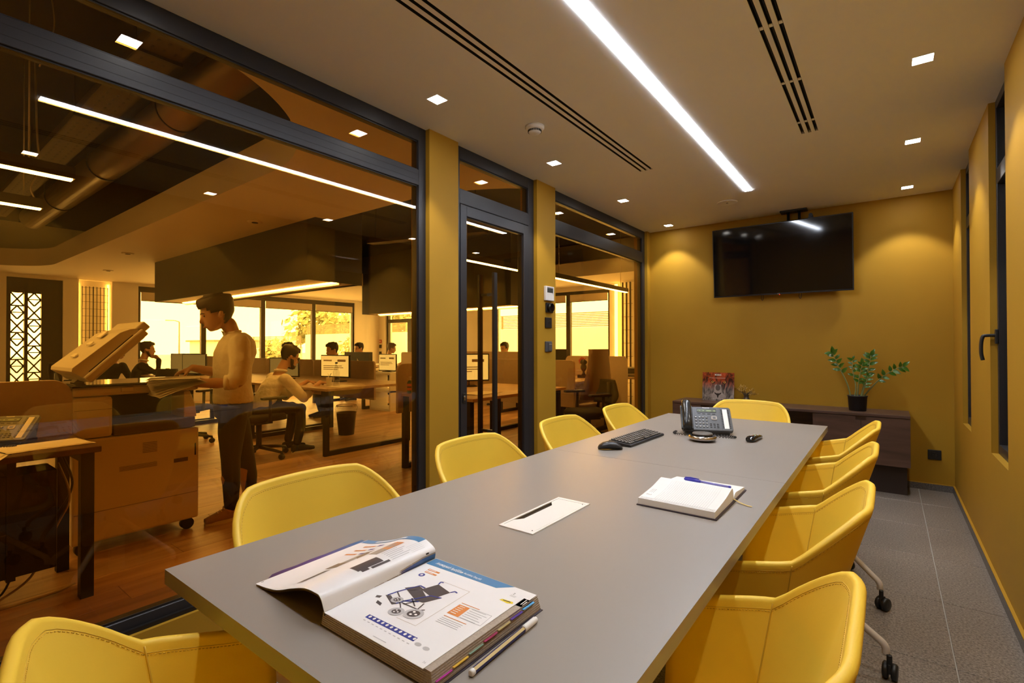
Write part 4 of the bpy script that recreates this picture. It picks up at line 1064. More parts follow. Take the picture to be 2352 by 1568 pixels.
G().prism([(-0.06, 0.20), (-0.075, 0.25), (-0.03, 0.295), (0.03, 0.28), (0.02, 0.26), (-0.03, 0.265), (-0.045, 0.24), (-0.04, 0.20)], -0.012, 0.012, M=Matrix.Rotation(PI / 2, 4, 'X')).build('crest', mat('red_crest', (0.45, 0.06, 0.05), 0.6), fg)
gb = thing('small_bottle', 'small glass bottle left of the figurine', 'bottle', (-3.82, 6.05, 0.735))
G().lathe([(0.032, 0), (0.035, 0.005), (0.035, 0.10), (0.014, 0.15), (0.013, 0.19), (0.003, 0.19)], n=18).build('body', M_pet, gb)
G().lathe([(0.0356, 0.03), (0.0356, 0.08)], n=18, caps=False).build('label', mat('red_crest', (0.45, 0.06, 0.05), 0.6), gb)
bp_ = thing('desk_printer', 'flat black printer on the desk behind the tall chair', 'printer', (-3.02, 7.05, 0.735))
G().bb(-0.24, 0.24, -0.18, 0.18, 0.0, 0.05).build('base', M_black, bp_, bevel=0.01)
G().bb(-0.24, 0.24, -0.18, 0.18, 0.054, 0.13).build('body', M_black, bp_, bevel=0.015)
G().bb(-0.2, 0.2, -0.185, -0.178, 0.02, 0.045).build('tray', M_prn2, bp_)
# switches on the end wall
for k, (z, m) in enumerate(((1.33, mat('red_call_point', (0.55, 0.05, 0.04), 0.4)), (1.18, M_black), (0.98, M_black))):
    t = thing('wall_box', ('red call point on the white office end wall', 'small dark switch under the red call point', 'small dark socket low on the office end wall')[k], 'switch', (-12.0 + 0.09, OY1, z))
    G().bb(-0.05, 0.05, -0.02, 0, -0.05, 0.05).build('plate', m, t, bevel=0.006); G().bb(-0.025, 0.025, -0.026, -0.02, -0.02, 0.02).build('button', M_paper if k == 0 else M_steelb, t)
# coats and cameras: two small spot lamps on the far white wall
for s in (0, 1):
    t = thing('wall_spot', 'small %s spot lamp under the soffit by the end door' % ('left' if s == 0 else 'right'), 'lamp', (-12.0 + 0.25 + s * 0.35, OY1, 2.18))
    G().bb(-0.03, 0.03, -0.03, 0, -0.03, 0.03).build('bracket', M_black, t); G().cyl((0, -0.03, 0), (0.02, -0.12, -0.06), 0.035, 12).build('head', M_black, t)
# ------------------------------------------------------------------ people
M_skin = mat('skin', (0.56, 0.33, 0.22), 0.5, var=0.04, vscale=20)
M_hair_b = mat('dark_brown_hair', (0.035, 0.020, 0.012), 0.55, bump=0.5, bscale=140)
M_hair_k = mat('black_hair', (0.015, 0.011, 0.009), 0.55, bump=0.5, bscale=140)
M_shirt = mat('white_shirt', (0.86, 0.84, 0.80), 0.8, var=0.04, vscale=9, bump=0.9, bscale=11, bdist=0.02)
M_jean = mat('dark_jeans', (0.030, 0.030, 0.036), 0.8, var=0.15, vscale=12)
M_suit = mat('dark_suit', (0.018, 0.017, 0.018), 0.85)
M_shoe = mat('tan_suede', (0.34, 0.22, 0.15), 0.8)
M_sole = mat('pale_sole', (0.62, 0.58, 0.52), 0.6)
M_eye = mat('eye_dark', (0.02, 0.015, 0.01), 0.3)
M_lip = mat('lip', (0.42, 0.17, 0.13), 0.5)
def chain(g, pts, n=12):
    # capsule chain: list of (point, radius)
    P = [Vector(p) for p, r in pts]; Rr = [r for p, r in pts]
    g.tube(P, Rr, n)
    for p, r in zip(P, Rr): g.ball(p, r * 0.985, n)
def erings(g, rows, n=18):
    # rows: (centre, rx, ry[, axis matrix])
    rings = []
    for c, rx, ry in rows:
        c = Vector(c); rings.append([c + Vector((rx * math.cos(2 * PI * k / n), ry * math.sin(2 * PI * k / n), 0)) for k in range(n)])
    g.loft(rings)
def blob(g, name, m, parent, voxel=0.010, sm=4, M=None):
    me = g.mesh(name, m, M=M)
    o = bpy.data.objects.new(name, me); COL.objects.link(o)
    r = o.modifiers.new('r', 'REMESH'); r.mode = 'VOXEL'; r.voxel_size = voxel; r.use_smooth_shade = True
    s = o.modifiers.new('s', 'SMOOTH'); s.factor = 0.5; s.iterations = sm
    dg = bpy.context.evaluated_depsgraph_get(); dg.update()
    me2 = bpy.data.meshes.new_from_object(o.evaluated_get(dg)); me2.name = name
    o.modifiers.clear(); o.data = me2; bpy.data.meshes.remove(me)
    me2.materials.clear(); me2.materials.append(m)
    for p in me2.polygons: p.use_smooth = True
    o.parent = parent
    return o
HEAD = ((0.0, .058, .024, .024), (.014, .048, .045, .040), (.04, .030, .068, .054), (.065, .020, .082, .062), (.10, .008, .092, .069), (.13, .002, .098, .073), (.165, -.003, .097, .073), (.195, -.007, .086, .065), (.213, -.011, .062, .048), (.225, -.014, .02, .016))
def add_head(g, T):
    rings = []
    for z, yc, ry, rx in HEAD:
        rings.append([T @ Vector((rx * math.cos(2 * PI * k / 20), yc + ry * math.sin(2 * PI * k / 20), z)) for k in range(20)])
    g.loft(rings)
    g.tube([T @ Vector(p) for p in ((0, .088, .125), (0, .106, .100), (0, .118, .080), (0, .100, .070))], [.008, .011, .014, .010], 8)
    g.ball(T @ Vector((0, .118, .080)), .0125, 8)
    g.tube([T @ Vector(p) for p in ((-.035, .088, .128), (0, .098, .130), (.035, .088, .128))], [.008, .009, .008], 8)
    g.tube([T @ Vector(p) for p in ((-.02, .092, .040), (0, .103, .042), (.02, .092, .040))], [.008, .010, .008], 8)
    for s in (-1, 1): g.tube([T @ Vector(p) for p in ((s * .072, .0, .082), (s * .080, -.006, .10), (s * .080, -.012, .12))], [.010, .016, .013], 8)
def add_hair(name, m, parent, T, front=.180, side=.115, back=.045, puff=.012, fringe=0.0, n=28, shape=None):
    g = G(); rows = []
    zs = [.01 + .022 * i for i in range(10)] + [.214, .226, .234]
    for z in zs:
        # interpolate the head profile
        zz = min(z, .2249)
        for a, b in zip(HEAD, HEAD[1:]):
            if a[0] <= zz <= b[0]:
                t = (zz - a[0]) / (b[0] - a[0]); yc, ry, rx = (lerp(a[i], b[i], t) for i in (1, 2, 3)); break
        rows.append((z, yc, ry, rx))
    grid = []
    for z, yc, ry, rx in rows:
        r = []
        for k in range(n):
            a = 2 * PI * k / n; s = math.sin(a); c = math.cos(a)
            pf = puff * (0.55 + 0.95 * smooth01((z - .15) / .07)) + 0.003 * math.sin(9 * a + 60 * z) * math.sin(5 * a)
            zt = z + (0.012 if z > .2 else 0) + fringe * 0.35 * max(0, s) * max(0, (z - .16) / .07)
            r.append(T @ Vector(((rx + pf) * c, yc + (ry + pf) * s + fringe * max(0, s) ** 2 * smooth01((z - .165) / .05), zt)))
        grid.append(r)
    def keep(i, k):
        a = 2 * PI * (k + .5) / n; s = math.sin(a); z = (rows[i][0] + rows[i + 1][0]) / 2
        if s > 0.35: lim = lerp(side, front, smooth01((s - .35) / .3))
        elif s > -0.25: lim = side - (0.02 if s < 0.1 else 0)
        else: lim = lerp(side - .02, back, smooth01((-s - .25) / .4))
        return z > lim
    vs = [p for r in grid for p in r]; fs = []
    for i in range(len(grid) - 1):
        for k in range(n):
            if keep(i, k): fs.append((i * n + k, i * n + (k + 1) % n, (i + 1) * n + (k + 1) % n, (i + 1) * n + k))
    fs.append(tuple((len(grid) - 1) * n + k for k in range(n)))
    g.add(vs, fs, 0, True)
    me = g.mesh(name, m); o = bpy.data.objects.new(name, me); COL.objects.link(o); o.parent = parent
    bm = bmesh.new(); bm.from_mesh(me); bmesh.ops.delete(bm, geom=[v for v in bm.verts if not v.link_faces], context='VERTS'); bmesh.ops.solidify(bm, geom=bm.faces[:], thickness=0.012); bm.to_mesh(me); bm.free()
    return o
def add_hand(g, wrist, d, palm, side=1, curl=0.6, s=1.0):
    # d: pointing direction, palm: palm normal; five separate fingers
    w = Vector(wrist); d = Vector(d).normalized(); p = Vector(palm); p = (p - d * p.dot(d)).normalized(); l = d.cross(p) * side
    for o in (-.022, -.007, .008, .022):
        chain(g, [(w + l * o * 0.7, .014 * s), (w + d * .045 * s + l * o, .0135 * s), (w + d * .085 * s + l * o * 1.15, .0115 * s)], 8)
    for i, (o, ln) in enumerate(((-.028, .060), (-.010, .072), (.009, .078), (.027, .070))):
        b = w + d * .085 * s + l * o; q = []
        a = 0
        pos = b; q.append((pos, .0095 * s))
        for k in range(3):
            a += curl * (0.5 + 0.25 * k)
            pos = pos + (d * math.cos(a) + p * math.sin(a)) * ln * s / 3; q.append((pos, (.0092 - .0006 * k) * s))
        chain(g, q, 8)
    t0 = w + d * .025 * s + l * .026
    chain(g, [(t0, .012 * s), (t0 + (d * .6 + l * .6 + p * .4).normalized() * .032 * s, .0105 * s), (t0 + (d * .85 + l * .35 + p * .5).normalized() * .062 * s, .009 * s)], 8)
def face_bits(parent, T, beard=None, glasses=False):
    g = G()
    for s in (-1, 1): g.ball(T @ Vector((s * .030, .0905, .112)), .0085, 8, sc=(1.2, .6, .7))
    g.build('eyes', M_eye, parent)
    g = G()
    for s in (-1, 1): g.tube([T @ Vector((s * .014, .104, .129)), T @ Vector((s * .032, .099, .134)), T @ Vector((s * .050, .086, .128))], [.003, .0042, .002], 6)
    g.build('eyebrows', beard or M_hair_b, parent)
    G().tube([T @ Vector((-.020, .0995, .041)), T @ Vector((0, .1125, .042)), T @ Vector((.020, .0995, .041))], [.002, .0048, .002], 6).build('mouth', M_lip, parent)
    if glasses:
        g = G()
        for s in (-1, 1):
            g.tube([T @ Vector((s * .031 + .022 * math.cos(a), .106 - abs(s * .031 + .022 * math.cos(a)) * .12, .110 + .017 * math.sin(a))) for a in [2 * PI * k / 14 for k in range(14)]], .0022, 5, closed=True)
            g.tube([T @ Vector((s * .053, .099, .113)), T @ Vector((s * .076, .05, .113)), T @ Vector((s * .082, -.01, .108))], .0022, 5)
        g.tube([T @ Vector((-.010, .106, .113)), T @ Vector((.010, .106, .113))], .0022, 5)
        g.build('glasses', M_black, parent)
def beard_part(parent, T, m):
    g = G(); rings = []
    for z, yc, ry, rx in ((-.010, .055, .03, .028), (.004, .052, .047, .042), (.03, .034, .071, .058), (.055, .022, .082, .066), (.085, .008, .088, .0705)):
        rings.append([T @ Vector(((rx + .004) * math.cos(a), yc + (ry + .005) * math.sin(a), z)) for a in [-.15 + (PI + .3) * k / 16 for k in range(17)]])
    # leave the mouth and cheeks free: only the jaw band
    nc = 17; vs = [p for r in rings for p in r]
    fs = []
    for i in range(4):
        for k in range(16):
            if i >= 2 and 2 <= k <= 13: continue
            fs.append((i * nc + k, i * nc + k + 1, (i + 1) * nc + k + 1, (i + 1) * nc + k))
    g.add(vs, fs, 0, True)
    me = g.mesh('beard', m); o = bpy.data.objects.new('beard', me); COL.objects.link(o); o.parent = parent
    bm = bmesh.new(); bm.from_mesh(me); bmesh.ops.delete(bm, geom=[v for v in bm.verts if not v.link_faces], context='VERTS'); bmesh.ops.solidify(bm, geom=bm.faces[:], thickness=0.006); bm.to_mesh(me); bm.free()

# --- standing woman sorting papers (faces local +Y, turned towards -y of the room)
wo = thing('person', 'person in white rolled-sleeve shirt standing at photocopier sorting papers', 'person', (-3.68, 1.60, 0), PI - 0.30)
TH = Matrix.Translation((0, .06, 1.318)) @ Matrix.Rotation(math.radians(-17), 4, 'X')
sk = G(); add_head(sk, TH)
chain(sk, [((0, -.015, 1.22), .055), ((0, .01, 1.29), .05), ((0, .03, 1.35), .05)])
erings(sk, [((0, 0, .80), .13, .09), ((0, 0, .95), .12, .085), ((0, -.01, 1.12), .14, .095), ((0, -.015, 1.22), .13, .07), ((0, -.015, 1.245), .06, .05)])
# left arm (local -x is her left after turning; camera side)
LE, LW = (-.225, .0, .955), (-.17, .245, .955)
RE, RW = (.225, .03, .985), (.13, .235, 1.045)
chain(sk, [((-.17, -.02, 1.20), .045), (LE, .040), ((-.20, .12, .952), .037), (LW, .026)])
chain(sk, [((.17, -.02, 1.20), .045), (RE, .040), ((.19, .13, 1.015), .036), (RW, .025)])
add_hand(sk, LW, (.05, 1, -.06), (.1, 0, 1), -1, 0.35)
add_hand(sk, RW, (-.15, .9, -.35), (0, -.3, -1), 1, 0.65)
for s, yy in ((-1, .03), (1, -.09)): chain(sk, [((s * .085, yy, .30), .055), ((s * .085, yy - .02, .10), .036), ((s * .085, yy + .03, .05), .035)])
blob(sk, 'body', M_skin, wo, 0.0075, 3)
face_bits(wo, TH)
add_hair('hair', M_hair_b, wo, TH, front=.168, side=.118, back=.03, puff=.022, fringe=.014)
sh = G()
erings(sh, [((0, .0, .80), .165, .125), ((0, .0, .84), .168, .128), ((0, .005, .93), .150, .118), ((0, .005, 1.05), .160, .122), ((0, -.012, 1.15), .182, .135), ((0, -.022, 1.225), .175, .115), ((0, -.022, 1.268), .125, .085), ((0, -.012, 1.292), .066, .062)], 24)
chain(sh, [((-.158, -.018, 1.215), .070), ((-.202, -.02, 1.09), .068), ((-.222, -.002, .985), .062), ((-.217, .03, .957), .056)])
chain(sh, [((.158, -.018, 1.215), .070), ((.202, -.005, 1.10), .066), ((.222, .025, .995), .058), ((.212, .07, .992), .052)])
blob(sh, 'shirt', M_shirt, wo, 0.010, 3)
# collar wings, placket and rolled cuffs
g = G()
g.tube([(.056 * math.cos(a), .010 + .050 * math.sin(a), 1.288 - .012 * math.sin(a)) for a in [PI / 2 + .5 + (2 * PI - 1.0) * k / 20 for k in range(21)]], .012, 8)
for s in (-1, 1): g.prism([(0, 0), (s * .055, .012), (s * .03, -.065)], 0, .006, M=Matrix.Translation((s * .012, .066, 1.292)) @ Matrix.Rotation(1.15, 4, 'X'))
g.build('collar', M_shirt, wo)
g = G()
for e, w in ((LE, (-.21, .055, .954)), (RE, (.21, .095, .997))): g.cyl(Vector(e).lerp(Vector(w), .75), Vector(e).lerp(Vector(w), 1.35), .053, 16, r1=.049)
g.build('rolled_cuffs', M_shirt, wo)
tr = G()
erings(tr, [((0, 0, .70), .15, .115), ((0, 0, .78), .165, .125), ((0, 0, .86), .155, .115), ((0, 0, .89), .145, .105)])
chain(tr, [((-.085, .005, .76), .095), ((-.09, .02, .60), .085), ((-.09, .025, .42), .062), ((-.088, .02, .25), .056), ((-.085, .02, .10), .045)])
chain(tr, [((.085, .0, .76), .095), ((.09, -.04, .60), .085), ((.09, -.085, .42), .062), ((.088, -.11, .25), .058), ((.085, -.115, .12), .045)])
blob(tr, 'trousers', M_jean, wo, 0.011, 4)
for s, yy in ((-1, .035), (1, -.09)):
    f = G(); rings = []
    for (y, z, hw, hh) in ((-.09, .045, .028, .040), (-.06, .050, .034, .048), (0, .052, .036, .050), (.06, .042, .040, .038), (.11, .034, .040, .026), (.145, .030, .026, .018)):
        rings.append([Vector((hw * math.cos(a), y, z + hh * math.sin(a))) for a in [2 * PI * k / 14 for k in range(14)]])
    f.loft(rings)
    so = f.build('shoe', M_shoe, wo, (s * .085, yy, 0), (0, 0, -s * .2))
    G().prism([(.034 * math.cos(a) * (1.15 if math.sin(a) > 0 else 1), .125 * math.sin(a) + .025) for a in [2 * PI * k / 20 for k in range(20)]], 0, .022).build('sole', M_sole, so)
    g = G()
    for k in range(3): g.tube([(-.02, .03 + .02 * k, .088 - .008 * k), (0, .035 + .02 * k, .094 - .009 * k), (.02, .03 + .02 * k, .088 - .008 * k)], .003, 5)
    g.build('lace', M_paper, so)
g = G(); wp = Vector(LW) * 0.93 + Vector(LE) * 0.07
g.tube([wp + Vector((.030 * math.cos(a), 0, .030 * math.sin(a))) for a in [2 * PI * k / 16 for k in range(16)]], .007, 6, closed=True)
g.cyl(wp + Vector((-.030, 0, .012)), wp + Vector((-.040, 0, .014)), .016, 14)
g.build('wristwatch', mat('brass_watch', (0.45, 0.33, 0.12), 0.3, metal=0.9), wo)
# the sheaf of papers in her hands
pp = thing('paper_sheaf', 'sheaf of white papers held by the standing person', 'papers', (-3.56, 1.26, .972), -0.25)
for k in range(10):
    g = G(); grid = []
    for i in range(7):
        v = i / 6
        grid.append([Vector((lerp(-.11, .10, u / 3), lerp(.07, -.20, v), -0.022 * v ** 2 * (0.2 + k * .16) + 0.003 * math.sin(3 * u + k))) for u in range(4)])
    g.patch(grid); g.patch([[q - Vector((0, 0, .0006)) for q in reversed(r)] for r in grid])
    g.build('sheet', M_paper, pp, (0.002 * k, .002 * k, .024 - .004 * k), (0.018 * k, 0.04, 0.05 * (k - 4)))

# --- seated people (face local +Y)
def seated(label, x, y, rz, lean, hair, shirt, sleeves, lw, rw, pose='desk', beard=False, glasses=False, tilt=-14, yaw=0, legs=True, sh_z=None, detail=0.010, long_hair=False, collar=None):
    p = thing('person', label, 'person', (x, y, 0), rz)
    hip = Vector((0, -.02, .47)); L = .46
    up = Vector((0, math.sin(lean), math.cos(lean)))
    sh_ = hip + up * L; nk = hip + up * (L + .06)
    T = Matrix.Translation(hip + up * (L + .115) + Vector((0, .02, 0))) @ Matrix.Rotation(yaw, 4, 'Z') @ Matrix.Rotation(math.radians(tilt), 4, 'X')
    g = G(); add_head(g, T)
    chain(g, [(sh_ + up * .0, .06), (nk, .054), (hip + up * (L + .15), .052)])
    def torso(gg, k):
        for a, b in ((0, 0),): pass
        rows = []
        for t, rx, ry in ((-.10, .15, .12), (0, .165, .125), (.2, .155, .115), (.5, .165, .12), (.75, .185, .118), (.92, .17, .09), (1.0, .10, .065)):
            c = hip + up * (L * t); rows.append((c, rx * k, ry * k))
        erings(gg, rows)
    torso(g, .88)
    el = []
    for s, w in ((-1, lw), (1, rw)):
        w = Vector(w); a = sh_ + Vector((s * .175, 0, -.04))
        m = (a + w) / 2; d = (w - a).length; off = math.sqrt(max(0.0, .29 ** 2 - (d / 2) ** 2))
        ax = (w - a).normalized(); dn = Vector((s * .35, -.25, -1)); dn = (dn - ax * dn.dot(ax)).normalized()
        e = m + dn * min(off, .22); el.append((a, e, w))
        chain(g, [(a, .048), (e, .040), (e.lerp(w, .4), .036), (w, .026)])
        hd = (w - e).normalized()
        if pose == 'chin' and s == 1: add_hand(g, w, (T @ Vector((.01, .07, .03))) - w, (0, -1, .2), 1, .7)
        else: add_hand(g, w, (hd.x * .3, 1, -.15), (0, 0, -1), s, .35)
    blob(g, 'body', M_skin, p, detail, 2)
    c = G(); torso(c, 1.0)
    for (a, e, w) in el:
        if sleeves == 'long': chain(c, [(a, .066), (e, .056), (e.lerp(w, .9), .042)])
        else: chain(c, [(a, .066), (a.lerp(e, .6), .062), (e, .056), (e.lerp(w, .25), .053)])
    blob(c, 'shirt' if sleeves != 'long' else 'jacket', shirt, p, 0.012, 3)
    if collar:
        n0 = nk - up * .01
        G().tube([n0 + Vector((.068 * math.cos(a), .06 * math.sin(a), .012 * math.sin(a + 2.4))) for a in [2 * PI * k / 18 for k in range(18)]], .013, 7, closed=True).build('collar', collar, p)
    if legs:
        t = G(); erings(t, [((0, -.02, .42), .15, .13), ((0, -.02, .47), .165, .14), ((0, -.02, .53), .16, .125)])
        for s in (-1, 1): chain(t, [((s * .09, .0, .49), .085), ((s * .11, .22, .51), .076), ((s * .12, .40, .49), .062), ((s * .12, .40, .30), .056), ((s * .12, .36, .12), .045)])
        blob(t, 'trousers', M_jean, p, 0.013, 3)
        for s in (-1, 1):
            f = G(); rings = []
            for (yy, z, hw, hh) in ((-.08, .045, .03, .042), (-.03, .055, .036, .052), (.05, .045, .040, .042), (.12, .036, .042, .028), (.17, .032, .026, .020)):
                rings.append([Vector((hw * math.cos(a), yy, z + hh * math.sin(a))) for a in [2 * PI * k / 12 for k in range(12)]])
            f.loft(rings); so = f.build('shoe', M_jean, p, (s * .12, .38, 0))
            G().prism([(.036 * math.cos(a), .125 * math.sin(a) + .04) for a in [2 * PI * k / 18 for k in range(18)]], 0, .02).build('sole', M_sole, so)
    face_bits(p, T, hair, glasses)
    if beard: beard_part(p, T, hair)
    add_hair('hair', hair, p, T, front=.182, side=.125 if not long_hair else .05, back=.06 if not long_hair else -.1, puff=.012 if not long_hair else .022, fringe=.022)
    return p
seated('bearded person with glasses in white shirt working at an office desk', -5.45, 2.64, -.10, .50, M_hair_k, M_shirt, 'rolled', (-.16, .60, .775), (.13, .62, .775), beard=True, glasses=True, tilt=-22, collar=M_shirt)
seated('person in dark suit jacket sitting by window with hand to chin', -9.75, 2.74, -.35, .22, M_hair_b, M_suit, 'long', (-.20, .42, .80), (.13, .30, .99), pose='chin', tilt=-4, beard=True, collar=M_shirt, detail=0.013)
seated('person with dark hair in dark top beside the person in suit', -10.5, 2.52, .5, .35, M_hair_k, M_suit, 'long', (-.20, .42, .78), (.16, .45, .78), tilt=-28, detail=0.014, long_hair=True)
seated('grey-haired person in white shirt far off at the end door', -9.72, 7.70, -.5, .25, mat('grey_hair', (0.12, 0.10, 0.09), 0.6), M_shirt, 'rolled', (-.18, .45, .775), (.16, .48, .775), tilt=-12, glasses=True, detail=0.014)
seated('person with dark hair mostly hidden behind the pale monitor', -7.45, 5.05, 2.9, .30, M_hair_k, M_shirt, 'rolled', (-.18, .42, .775), (.16, .45, .775), tilt=-14, detail=0.014)
seated('person with dark hair half hidden by the large black monitor', -9.35, 6.9, 3.0, .25, M_hair_k, M_suit, 'long', (-.18, .42, .775), (.16, .45, .775), tilt=-10, detail=0.015)
seated('person with dark hair visible just above the beige screen row', -8.75, 4.95, 3.0, .25, M_hair_k, M_suit, 'long', (-.18, .42, .775), (.16, .45, .775), tilt=-16, detail=0.015)
seated('person with dark hair glimpsed through the door beyond the screens', -6.2, 8.1, 3.1, .25, M_hair_k, M_suit, 'long', (-.18, .42, .775), (.16, .45, .775), tilt=-10, detail=0.015)
# ------------------------------------------------------------------ back wall: television, sideboard and what stands on it
M_gloss = mat('black_gloss_screen', (0.004, 0.004, 0.005), 0.06, spec=0.6)
M_dgrey = mat('dark_grey_plastic', (0.075, 0.078, 0.085), 0.42)
M_silver = mat('silver_print', (0.8, 0.8, 0.78), 0.4)
tv = thing('television', 'large black flat television on the mustard back wall', 'television', (-0.822, 5.262, 1.677))
tv.rotation_euler = (0.075, 0, 0)
TW, THH = 0.588, 0.676
G().bb(-TW, TW, 0.0, 0.03, 0, THH).build('case', M_black, tv, bevel=0.004)
G().bb(-TW + 0.3, TW - 0.3, 0.03, 0.07, 0.12, THH - 0.14).build('rear_housing', M_black, tv, bevel=0.01)
G().bb(-TW + 0.009, TW - 0.009, -0.0012, 0.0002, 0.014, THH - 0.009).build('screen', M_gloss, tv)
G().bb(-TW + 0.002, TW - 0.002, -0.003, 0.0, 0.0, 0.012).build('bottom_bezel', mat('brushed_dark', (0.03, 0.03, 0.035), 0.3, metal=0.6), tv)
text_part('logo', 'LG', 0.016, M_silver, tv, Matrix.Translation((0.0, -0.0035, 0.0062)) @ Matrix.Rotation(PI / 2, 4, 'X'), 'CENTER')
G().ball((0.008, -0.002, -0.003), 0.0035, 8).build('standby_lamp', emat('red_led', (1, 0.05, 0.02), 2.0), tv)
for xx in (-0.15, 0.17):
    G().tube(catmull([(xx, 0.03, 0.03), (xx - 0.005, 0.03, -0.03), (xx + 0.004, 0.03, -0.05), (xx + 0.012, 0.03, -0.03), (xx + 0.012, 0.03, 0.03)], 5), 0.0025, 6).build('cable_loop', M_black, tv)
mb = thing('ceiling_bracket', 'black ceiling bracket holding the television', 'bracket', (-0.695, 5.28, H))
G().bb(-0.11, 0.11, -0.05, 0.05, -0.016, 0).build('plate', M_black, mb, bevel=0.003)
for xx in (-0.045, 0.045): G().cyl((xx, 0, -0.016), (xx, 0, -0.30), 0.012, 10).build('rod', M_black, mb)
wc = thing('webcam', 'small black webcam clipped on top of the television', 'camera', (-0.553, 5.235, 2.353))
G().bb(-0.02, 0.02, -0.012, 0.02, 0, 0.012).build('clip', M_black, wc); G().cyl((0, -0.016, 0.026), (0, 0.012, 0.026), 0.017, 16).build('body', M_black, wc)
M_wal = wood_mat('walnut_veneer', (0.055, 0.028, 0.018), (0.125, 0.068, 0.046), 0.42, (2.2, 26, 14))
sb = thing('sideboard', 'low dark walnut sideboard along the back wall', 'sideboard', (-0.80, 5.14, 0))
X0, X1 = -0.93, 0.935; YF_, YB_ = -0.19, 0.205; Z0, Z1 = 0.235, 0.64
G().bb(X0, X1, YF_ - 0.005, YB_, Z1 - 0.022, Z1).build('top', M_wal, sb, bevel=0.002)
G().bb(X0, X1, YF_ + 0.02, YB_, Z0, Z0 + 0.02).build('bottom', M_wal, sb)
for xx in (X0, X1 - 0.02, -0.33, 0.28): G().bb(xx, xx + 0.02, YF_ + 0.002 if xx in (X0, X1 - 0.02) else YF_ + 0.004, YB_, Z0, Z1 - 0.022).build('side', M_wal, sb)
G().bb(X0 + 0.02, X1 - 0.02, YB_ - 0.015, YB_, Z0 + 0.02, Z1 - 0.022).build('back', M_wal, sb)
def sdoor(a, b, notch):
    d = Z1 - 0.026; nb = 0.032
    if notch == 'r': poly = [(a, Z0), (b, Z0), (b, d - nb), (b - 0.035, d - nb), (b - 0.035, d), (a, d)]
    else: poly = [(a, Z0), (b, Z0), (b, d), (a + 0.035, d), (a + 0.035, d - nb), (a, d - nb)]
    G().prism(poly, YF_ - 0.018 + 0.018, YF_ + 0.018, M=Matrix(((1, 0, 0, 0), (0, 0, 1, 0), (0, 1, 0, 0), (0, 0, 0, 1)))).build('door', M_wal, sb)
for xx in (-0.62, 0.618): G().bb(xx - 0.05, xx + 0.05, YF_ + 0.02, YF_ + 0.03, Z1 - 0.075, Z1 - 0.022).build('grip_panel', M_wal, sb)
sdoor(X0 + 0.001, -0.622, 'r'); sdoor(-0.619, -0.332, 'l'); sdoor(0.301, 0.617, 'r'); sdoor(0.620, X1 - 0.001, 'l')
G().bb(-0.31, 0.28, YF_ + 0.02, YB_ - 0.02, Z0 + 0.02, Z0 + 0.035).build('shelf', M_wal, sb)
G().bb(X0 + 0.06, X1 - 0.02, YF_ + 0.09, YB_, 0, Z0).build('plinth', mat('plinth_dark', (0.03, 0.017, 0.011), 0.6), sb)
# printed lion board
def lion_mat():
    m = bpy.data.materials.new('lion_print'); m.use_nodes = True; nt = m.node_tree; b = nt.nodes['Principled BSDF']; b.inputs['Roughness'].default_value = 0.3
    tc = nt.nodes.new('ShaderNodeTexCoord'); sx = nt.nodes.new('ShaderNodeSeparateXYZ'); nt.links.new(tc.outputs['Object'], sx.inputs[0])
    n = nt.nodes.new('ShaderNodeTexNoise'); n.inputs['Scale'].default_value = 12; n.inputs['Detail'].default_value = 5; n.inputs['Distortion'].default_value = 1.6
    mp = nt.nodes.new('ShaderNodeMapping'); mp.inputs['Scale'].default_value = (2.0, 1, 0.8); nt.links.new(tc.outputs['Object'], mp.inputs[0]); nt.links.new(mp.outputs[0], n.inputs['Vector'])
    r1 = nt.nodes.new('ShaderNodeValToRGB'); e = r1.color_ramp.elements; e[0].position = .35; e[0].color = (.03, .004, .002, 1); e[1].position = .65; e[1].color = (.60, .10, .025, 1)
    r2 = nt.nodes.new('ShaderNodeValToRGB'); e = r2.color_ramp.elements; e[0].position = .35; e[0].color = (.018, .018, .02, 1); e[1].position = .7; e[1].color = (.40, .36, .33, 1)
    nt.links.new(n.outputs['Fac'], r1.inputs[0]); nt.links.new(n.outputs['Fac'], r2.inputs[0])
    ad = nt.nodes.new('ShaderNodeMath'); ad.operation = 'MULTIPLY_ADD'; ad.inputs[1].default_value = .12; nt.links.new(n.outputs['Fac'], ad.inputs[0]); nt.links.new(sx.outputs['Z'], ad.inputs[2])
    mr = nt.nodes.new('ShaderNodeMapRange'); mr.inputs['From Min'].default_value = .17; mr.inputs['From Max'].default_value = .26; nt.links.new(ad.outputs[0], mr.inputs['Value'])
    mx = nt.nodes.new('ShaderNodeMix'); mx.data_type = 'RGBA'; nt.links.new(mr.outputs[0], mx.inputs[0]); nt.links.new(r2.outputs[0], mx.inputs[6]); nt.links.new(r1.outputs[0], mx.inputs[7])
    nt.links.new(mx.outputs[2], b.inputs['Base Color'])
    return m
lb = thing('lion_board', 'square printed board with lion face and red top', 'poster', (-1.362, 5.20, 0.6402))
lb.rotation_euler = (-0.09, 0, 0)
G().bb(-0.151, 0.151, 0, 0.008, 0, 0.282).build('board', lion_mat(), lb)
def flat(nm, poly, m, y=-0.0006): G().prism(poly, 0, 0.0005, M=Matrix(((1, 0, 0, 0), (0, 0, -1, y + 0.0005), (0, 1, 0, 0), (0, 0, 0, 1)))).build(nm, m, lb)
def ell(cx_, cz, rx, rz, rot=0, n=20): return [(cx_ + rx * math.cos(a) * math.cos(rot) - rz * math.sin(a) * math.sin(rot), cz + rx * math.cos(a) * math.sin(rot) + rz * math.sin(a) * math.cos(rot)) for a in [2 * PI * k / n for k in range(n)]]
